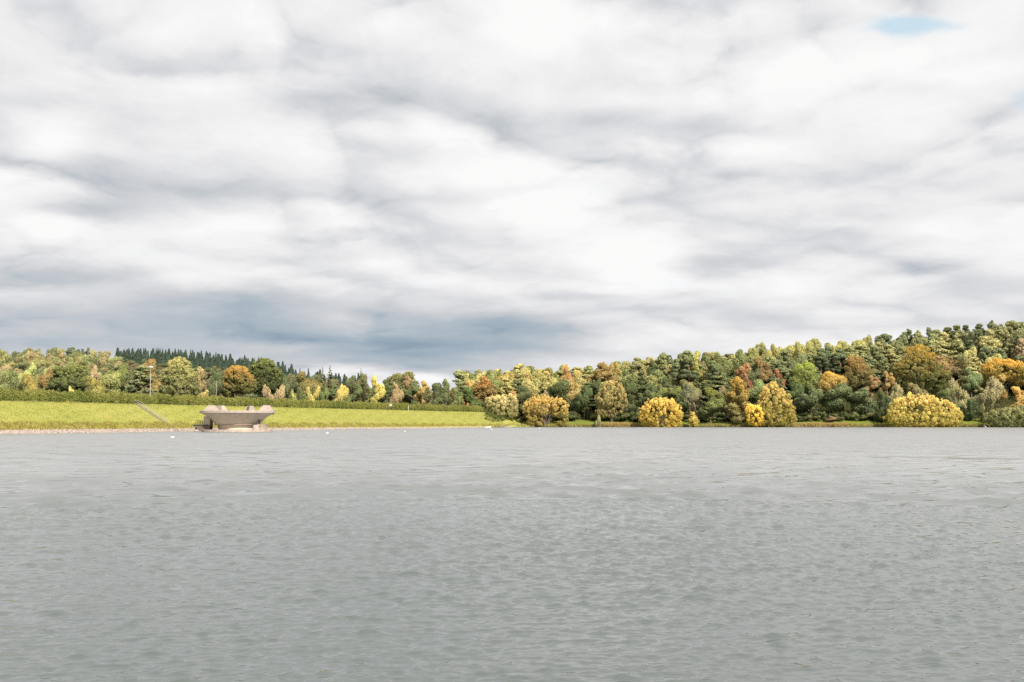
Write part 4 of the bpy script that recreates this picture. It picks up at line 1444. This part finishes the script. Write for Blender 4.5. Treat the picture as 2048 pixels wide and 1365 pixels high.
CONC = concrete('concrete', (.57, .49, .40), (.70, .615, .51))
CONC_PALE = concrete('pale_concrete', (.33, .27, .225), (.45, .38, .325), False)
CONC_PINK = concrete('weathered_concrete', (.31, .255, .215), (.43, .365, .315), False)
METAL = noisy('dark_metal', (.03, .03, .03), (.07, .065, .06), 4, .6, .4)
PALE_METAL = noisy('galvanised_metal', (.30, .28, .26), (.42, .40, .37), 4, .6, .4)
WHITE = noisy('white_paint', (.72, .72, .70), (.85, .85, .83), 3, .5, .4)


def spillway():
    Yc = 237.0
    Xc = at(475.5, Yc, 845)
    pm = Yc / F                                  # metres per photo pixel at the axis

    def z(py):
        return zat(py, Yc)
    root = empty('bellmouth_spillway', (Xc, Yc, 0))
    R = 73 * pm
    zr0, zr1 = z(827), z(822)
    b = MB()                                     # bowl: outer face and the funnel inside
    b.lathe([(36 * pm, -2), (37 * pm, z(856)), (39 * pm, z(851)), (42.5 * pm, z(850.8)), (43 * pm, z(848.5)), (46 * pm, z(846)), (50 * pm, z(840.5)),
             (56 * pm, z(835)), (63 * pm, z(830.5)), (R * .965, zr0), (R * .93, zr1 - .06), (R * .72, z(828)), (R * .5, z(845)), (R * .42, -1.5)], 128)
    b.build('bowl', CONC, root, True)
    rim = MB()
    rim.lathe([(R * .955, zr0 - .06), (R, zr0 + .02), (R, zr1 - .04), (R - .06, zr1), (R * .90, zr1), (R * .90, zr0 - .06)], 128, closed=True)
    rim.build('rim', CONC_PALE, root)
    base = MB()
    base.lathe([(68 * pm, -2), (68 * pm, z(859.6) - .08), (67.5 * pm, z(859.6)), (30 * pm, z(859.6) + .02)], 128)
    base.build('base_plinth', CONC_PALE, root)
    ring = MB()
    ring.lathe([(43.2 * pm, z(850.2)), (44.4 * pm, z(850.2)), (44.4 * pm, z(849.2)), (43.2 * pm, z(849.2))], 128, closed=True)
    ring.build('string_course', CONC_PINK, root)
    # radial piers standing on the rim
    for k, (deg, dark) in enumerate(((4, False), (80, True), (142, False), (171, False))):
        a = math.radians(deg)
        mb = MB()
        r0, r1, h, th = R * .57, R * .965, 1.3, .8
        ca, sb = math.cos(a), math.sin(a)

        def pt(r, t, zz):
            return (r * ca - t * sb, r * sb + t * ca, zz)
        zb = zr1 - .9
        zt = zr1 + h
        lo = [(r0, -th, zb), (r1, -th, zb), (r1, th, zb), (r0, th, zb)]
        mi = [(r0, -th, zr1 - .02), (r1, -th, zr1 - .02), (r1, th, zr1 - .02), (r0, th, zr1 - .02)]
        tp = [(r0 + .95, -th * .5, zt), (r1 - .95, -th * .5, zt), (r1 - .95, th * .5, zt), (r0 + .95, th * .5, zt)]
        vs = [pt(*q) for q in lo + mi + tp]
        fs = [(3, 2, 1, 0), (8, 9, 10, 11)]
        for q in (0, 4):
            for i in range(4):
                j = (i + 1) % 4
                fs.append((q + i, q + j, q + 4 + j, q + 4 + i))
        mb.add(vs, fs)
        p = mb.build('pier', CONC_PINK, root)
        if dark:
            p['label'] = 'pier with a dark grating facing the lake'
            gr = MB()
            q = [pt(r0 - .03, -th * .55, zr1), pt(r0 - .03, th * .55, zr1), pt(r0 + .88, th * .34, zt - .06), pt(r0 + .88, -th * .34, zt - .06)]
            nb = Vector((-ca, -sb, .7)).normalized() * .05
            q2 = [tuple(Vector(v) + nb) for v in q]
            gr.add(q + q2, [(0, 1, 2, 3), (7, 6, 5, 4), (0, 4, 5, 1), (1, 5, 6, 2), (2, 6, 7, 3), (3, 7, 4, 0)])
            gr.build('grating', noisy('rusty_grating', (.05, .04, .035), (.13, .10, .085), 6), p)
    # buttress and landing on the left
    bt = MB()
    bt.box(((420 - 475.5) * pm, -1.2, (z(858) + z(833)) / 2), (12 * pm, 2.6, z(833) - z(858)))
    bt.build('buttress', CONC, root)
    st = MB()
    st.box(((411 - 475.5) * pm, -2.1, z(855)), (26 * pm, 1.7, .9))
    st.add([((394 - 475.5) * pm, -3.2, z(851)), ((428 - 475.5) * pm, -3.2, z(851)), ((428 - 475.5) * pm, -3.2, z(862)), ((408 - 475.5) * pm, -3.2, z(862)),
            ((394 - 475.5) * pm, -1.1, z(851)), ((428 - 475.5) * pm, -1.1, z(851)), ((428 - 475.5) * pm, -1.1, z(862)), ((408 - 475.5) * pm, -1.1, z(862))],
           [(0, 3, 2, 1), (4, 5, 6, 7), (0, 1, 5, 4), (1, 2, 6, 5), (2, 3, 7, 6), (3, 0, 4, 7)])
    st.build('landing_support', noisy('shadowed_concrete', (.10, .08, .06), (.19, .15, .12), 1.5), root)  # shadow of the bowl on the support put into its dark colour
    dk = MB()
    dk.box(((407 - 475.5) * pm, -2.1, z(850.3)), (30 * pm, 2.6, .14))
    dk.build('landing', METAL, root)

    def railing(x0, x1, y, zb, n):
        r = MB()
        for i in range(n):
            x = x0 + (x1 - x0) * i / (n - 1)
            r.tube([(x, y, zb), (x, y, zb + 1.05)], .035, 6)
        r.tube([(x0, y, zb + 1.05), (x1, y, zb + 1.05)], .035, 6)
        r.tube([(x0, y, zb + .55), (x1, y, zb + .55)], .025, 6)
        r.build('railing', METAL, root)
    railing((400.5 - 475.5) * pm, (414 - 475.5) * pm, -3.25, z(850), 5)
    railing((400.5 - 475.5) * pm, (414 - 475.5) * pm, -.95, z(850), 5)
    # valve pier and its little platform on the right
    vp = MB()
    cx = (521 - 475.5) * pm
    vp.lathe([(0, z(850)), (.62, z(850)), (.72, z(851)), (.86, z(859)), (.86, z(861))], 40, c=(cx, -4.0))
    vp.build('valve_pier', CONC_PINK, root, True)
    pb = MB()
    pb.box(((533.5 - 475.5) * pm, -2.6, z(855)), (8 * pm, 1.8, z(850) - z(860)))
    pb.box(((530 - 475.5) * pm, -2.6, z(850) + .07), (17 * pm, 2.0, .12))
    pb.build('platform', CONC_PINK, root)
    railing((523.5 - 475.5) * pm, (537 - 475.5) * pm, -3.5, z(850) + .13, 4)
    cab = MB()
    cab.box(((523.5 - 475.5) * pm, -2.4, z(850) + .13 + .5), (.36, .36, 1.0))
    cab.build('control_post', METAL, root)
    tag(root, 'round concrete bellmouth spillway standing in the water by the dam', 'spillway')


spillway()


# ------------------------------------------------------------------ steps, lamp posts, small things
def steps():
    Y0 = crest_depth(275)
    X0 = at(275, Y0, 803)
    p0 = Vector((X0 + NX * 1.0, Y0 + NY * 1.0, 0))
    Y1 = 240.5
    p1 = Vector((at(394, Y1, 855), Y1, 0))
    d = (p1 - p0)
    ln = d.length
    d.normalize()
    sd_ = Vector((-d.y, d.x, 0))
    root = empty('steps', (p0.x, p0.y, gz(p0.x, p0.y)), 0)
    o0 = Vector(root.location)
    mb = MB()
    n = int(ln / .62)
    for i in range(n):
        p = p0 + d * ((i + .5) * ln / n)
        zz = gz(p.x, p.y)
        mb.box((p.x - o0.x, p.y - o0.y, zz + .02 - o0.z), (ln / n * .9, .9, .3), math.atan2(d.y, d.x))
    mb.build('treads', noisy('step_stone', (.20, .17, .11), (.34, .29, .20), 1.0), root)
    for s_ in (-.6, .6):
        rl = MB()
        pts = []
        m = 14
        for i in range(m):
            p = p0 + d * (ln * .55 * i / (m - 1)) + sd_ * s_
            q = (p.x - o0.x, p.y - o0.y, gz(p.x, p.y) + .95 - o0.z)
            pts.append(q)
            if i % 2 == 0:
                rl.tube([(q[0], q[1], q[2] - 1.0), q], .03, 6)
        rl.tube(pts, .045, 6)
        rl.build('handrail', PALE_METAL, root)
    tag(root, 'narrow stone steps with handrails running down the grass dam face', 'steps')


steps()


def lamp(px, top, sd, label):
    Yc = crest_depth(px) + 2.0
    for _ in range(4):
        X = at(px, Yc, 780)
        cur = (X - AX) * NX + (Yc - AY) * NY
        Yc += (sd - cur) / (NY + NX * X / Yc)
    X = at(px, Yc, 780)
    z0 = gz(X, Yc)
    H = zat(top, Yc) - z0
    root = empty('street_lamp', (X, Yc, z0))
    p = MB()
    p.tube([(0, 0, -.3), (0, 0, 1.2), (0, 0, 1.21), (0, 0, H - .25)], [.13, .13, .09, .055], 12)
    p.build('post', PALE_METAL, root, True)
    h = MB()
    h.lathe([(0, H - .32), (.30, H - .30), (.62, H - .12), (.60, H - .02), (.35, H + .16), (0, H + .22)], 24)
    h.build('lamp_head', WHITE, root, True)
    g = MB()
    g.lathe([(0, H - .5), (.22, H - .46), (.30, H - .30), (0, H - .29)], 20)
    g.build('diffuser', noisy('opal_glass', (.6, .6, .56), (.7, .7, .66), 2, .3), root, True)
    tag(root, label, 'street lamp')


lamp(300.5, 734, 16.4, 'tall pale lamp post with flat round head rising from the dam hedge')


def pole():
    Y = crest_depth(433) + 14
    X = at(433, Y, 775)
    z0 = gz(X, Y)
    H = zat(761, Y) - z0
    root = empty('pole', (X, Y, z0))
    p = MB()
    p.tube([(0, 0, -.3), (0, 0, H * .5), (0, 0, H)], [.10, .085, .06], 10)
    p.build('post', PALE_BARK, root, True)
    c = MB()
    c.tube([(0, 0, H), (0, 0, H + .12)], [.13, .05], 10)
    c.tube([(0, 0, H - .1), (.5, -.1, H + .05)], [.05, .04], 6)
    c.build('bracket', METAL, root)
    tag(root, 'thin grey pole standing among dark trees behind the dam hedge', 'pole')


pole()


def lifebuoy():
    Y = 371.0
    X = at(781, Y, 850)
    for _ in range(30):
        if (X - AX) * NX + (Y - AY) * NY > 2.0:
            break
        Y += .7
        X = at(781, Y, 850)
    z0 = gz(X, Y)
    root = empty('lifebuoy_stand', (X, Y, z0))
    p = MB()
    p.tube([(-.08, 0, -.2), (-.08, 0, 1.35)], .085, 8)
    p.build('post', noisy('dark_wood', (.05, .04, .03), (.10, .08, .06), 5), root)
    h = MB()
    h.tube([(0, .06, 1.75), (0, -.16, 1.75)], [.56, .56], 28)
    h.build('housing', noisy('weathered_panel', (.16, .12, .11), (.24, .19, .17), 4), root)
    t = MB()
    n = 28
    for i in range(n):
        a0, a1 = 2 * math.pi * i / n, 2 * math.pi * (i + 1) / n
        t.tube([(math.cos(a0) * .33, -.22, 1.85 + math.sin(a0) * .33), (math.cos(a1) * .33, -.22, 1.85 + math.sin(a1) * .33)], .11, 8, False)
    t.build('ring', WHITE, root, True)
    tag(root, 'white lifebuoy ring on a dark post at the foot of the grass dam', 'lifebuoy')


lifebuoy()


def marker():
    Y = crest_depth(817) - 1
    X = at(817, Y, 812)
    root = empty('marker_post', (X, Y, gz(X, Y)))
    p = MB()
    p.box((0, 0, 1.0), (.09, .09, 2.4))
    p.build('post', WHITE, root)
    c = MB()
    c.box((0, 0, 2.27), (.13, .13, .1), 0, .4)
    c.build('cap', PALE_METAL, root)
    tag(root, 'slim white marker post in front of the long dam hedge', 'post')


marker()


def buoy_mesh():
    b = MB()
    pr = [(0, -.22)]
    for i in range(1, 12):
        a = -math.pi / 2 + math.pi * i / 12
        pr.append((.27 * math.cos(a), .05 + .27 * math.sin(a)))
    pr.append((0, .32))
    b.lathe(pr, 24)
    r = MB()
    r.lathe([(.03, .31), (.06, .32), (.06, .40), (.03, .41)], 14, closed=True)
    return b, r


def buoys():
    proto_b = None
    info = [(345, 877, 'nearest white ball buoy, floating left of the spillway', 0.95), (654.5, 867.5, 'white ball buoy floating right of the spillway, second of the line', .9),
            (809.5, 863.5, 'white ball buoy floating below the lifebuoy stand, third of the line', .9), (1079, 856.8, 'farthest white ball buoy, floating before the tan gold willow', 1.3),
            (983.5, 860, 'small low grey float between the third and farthest buoys', .9)]
    for px, py, lab, sc in info:
        r = ray(px, py)
        Y = CAM_H / -r[2] * r[1]
        X = r[0] / r[1] * Y
        if proto_b is None:
            root = empty('buoy', (X, Y, .02))
            b, q = buoy_mesh()
            b.build('float', WHITE, root, True)
            q.build('mooring_eye', METAL, root)
            proto_b = root
        else:
            root = proto_b.copy()
            COL.objects.link(root)
            root.location = (X, Y, .02)
            for ch in proto_b.children:
                c = ch.copy()
                COL.objects.link(c)
                c.parent = root
        root.scale = (sc, sc, sc * (.45 if 'low' in lab else 1))
        tag(root, lab, 'buoy', 'white buoys in a line across the water')


buoys()


def boat():
    Y = 417.0
    X = at(962.5, Y, 853)
    Y = float(shore_y(X)) - 1.0
    r = ray(962.5, 854.5)
    sdv = (X - AX) * NX + (Y - AY) * NY
    if sdv > -1:
        X -= NX * (sdv + 1.2)
        Y -= NY * (sdv + 1.2)
    root = empty('rowing_boat', (X, Y, .05), math.radians(8))
    m = MB()
    secs = [(-1.35, .50, .34), (-.6, .62, .33), (.3, .58, .36), (1.0, .34, .44), (1.45, .04, .56)]
    b = len(m.v)
    for x, w, h in secs:
        for f, zz in ((1, h), (.86, .02), (.35, -.16), (-.35, -.16), (-.86, .02), (-1, h), (-.88, h), (-.7, .1), (.7, .1), (.88, h)):
            m.v.append((x, w * f, zz))
    for i in range(len(secs) - 1):
        for k in range(10):
            k2 = (k + 1) % 10
            m.f.append((i * 10 + k, i * 10 + k2, (i + 1) * 10 + k2, (i + 1) * 10 + k))
    m.f.append(tuple(range(9, -1, -1)))
    m.f.append(tuple(range(40, 50)))
    m.build('hull', WHITE, root, False)
    s = MB()
    for x in (-.6, .25):
        s.box((x, 0, .27), (.24, 1.0, .04))
    s.build('thwart', noisy('boat_wood', (.2, .13, .08), (.3, .2, .12), 4), root)
    e = MB()
    e.box((-1.52, 0, .42), (.26, .3, .5))
    e.build('outboard', METAL, root)
    tag(root, 'small white boat lying at the shore beside the leftmost willow', 'boat')


boat()


def white_stone():
    X = at(1987, 453, 853)
    Y = float(shore_y(X)) + .3
    m = MB()
    m.add([(-.7, -.4, -.3), (.75, -.35, -.3), (.6, .45, -.3), (-.6, .4, -.3), (-.35, -.2, .45), (.3, -.15, .55), (.2, .2, .5), (-.1, .1, 1.05)],
          [(3, 2, 1, 0), (0, 1, 5, 4), (1, 2, 6, 5), (2, 3, 7, 6), (3, 0, 4, 7), (4, 5, 7), (5, 6, 7)])
    o = m.build('boulder', noisy('white_stone', (.5, .46, .42), (.7, .66, .62), 2, .85, .2, .4))
    o.location = (X, Y, gz(X, Y))
    tag(o, 'pale pointed boulder at the waterline by the grey green bush', 'boulder')


white_stone()
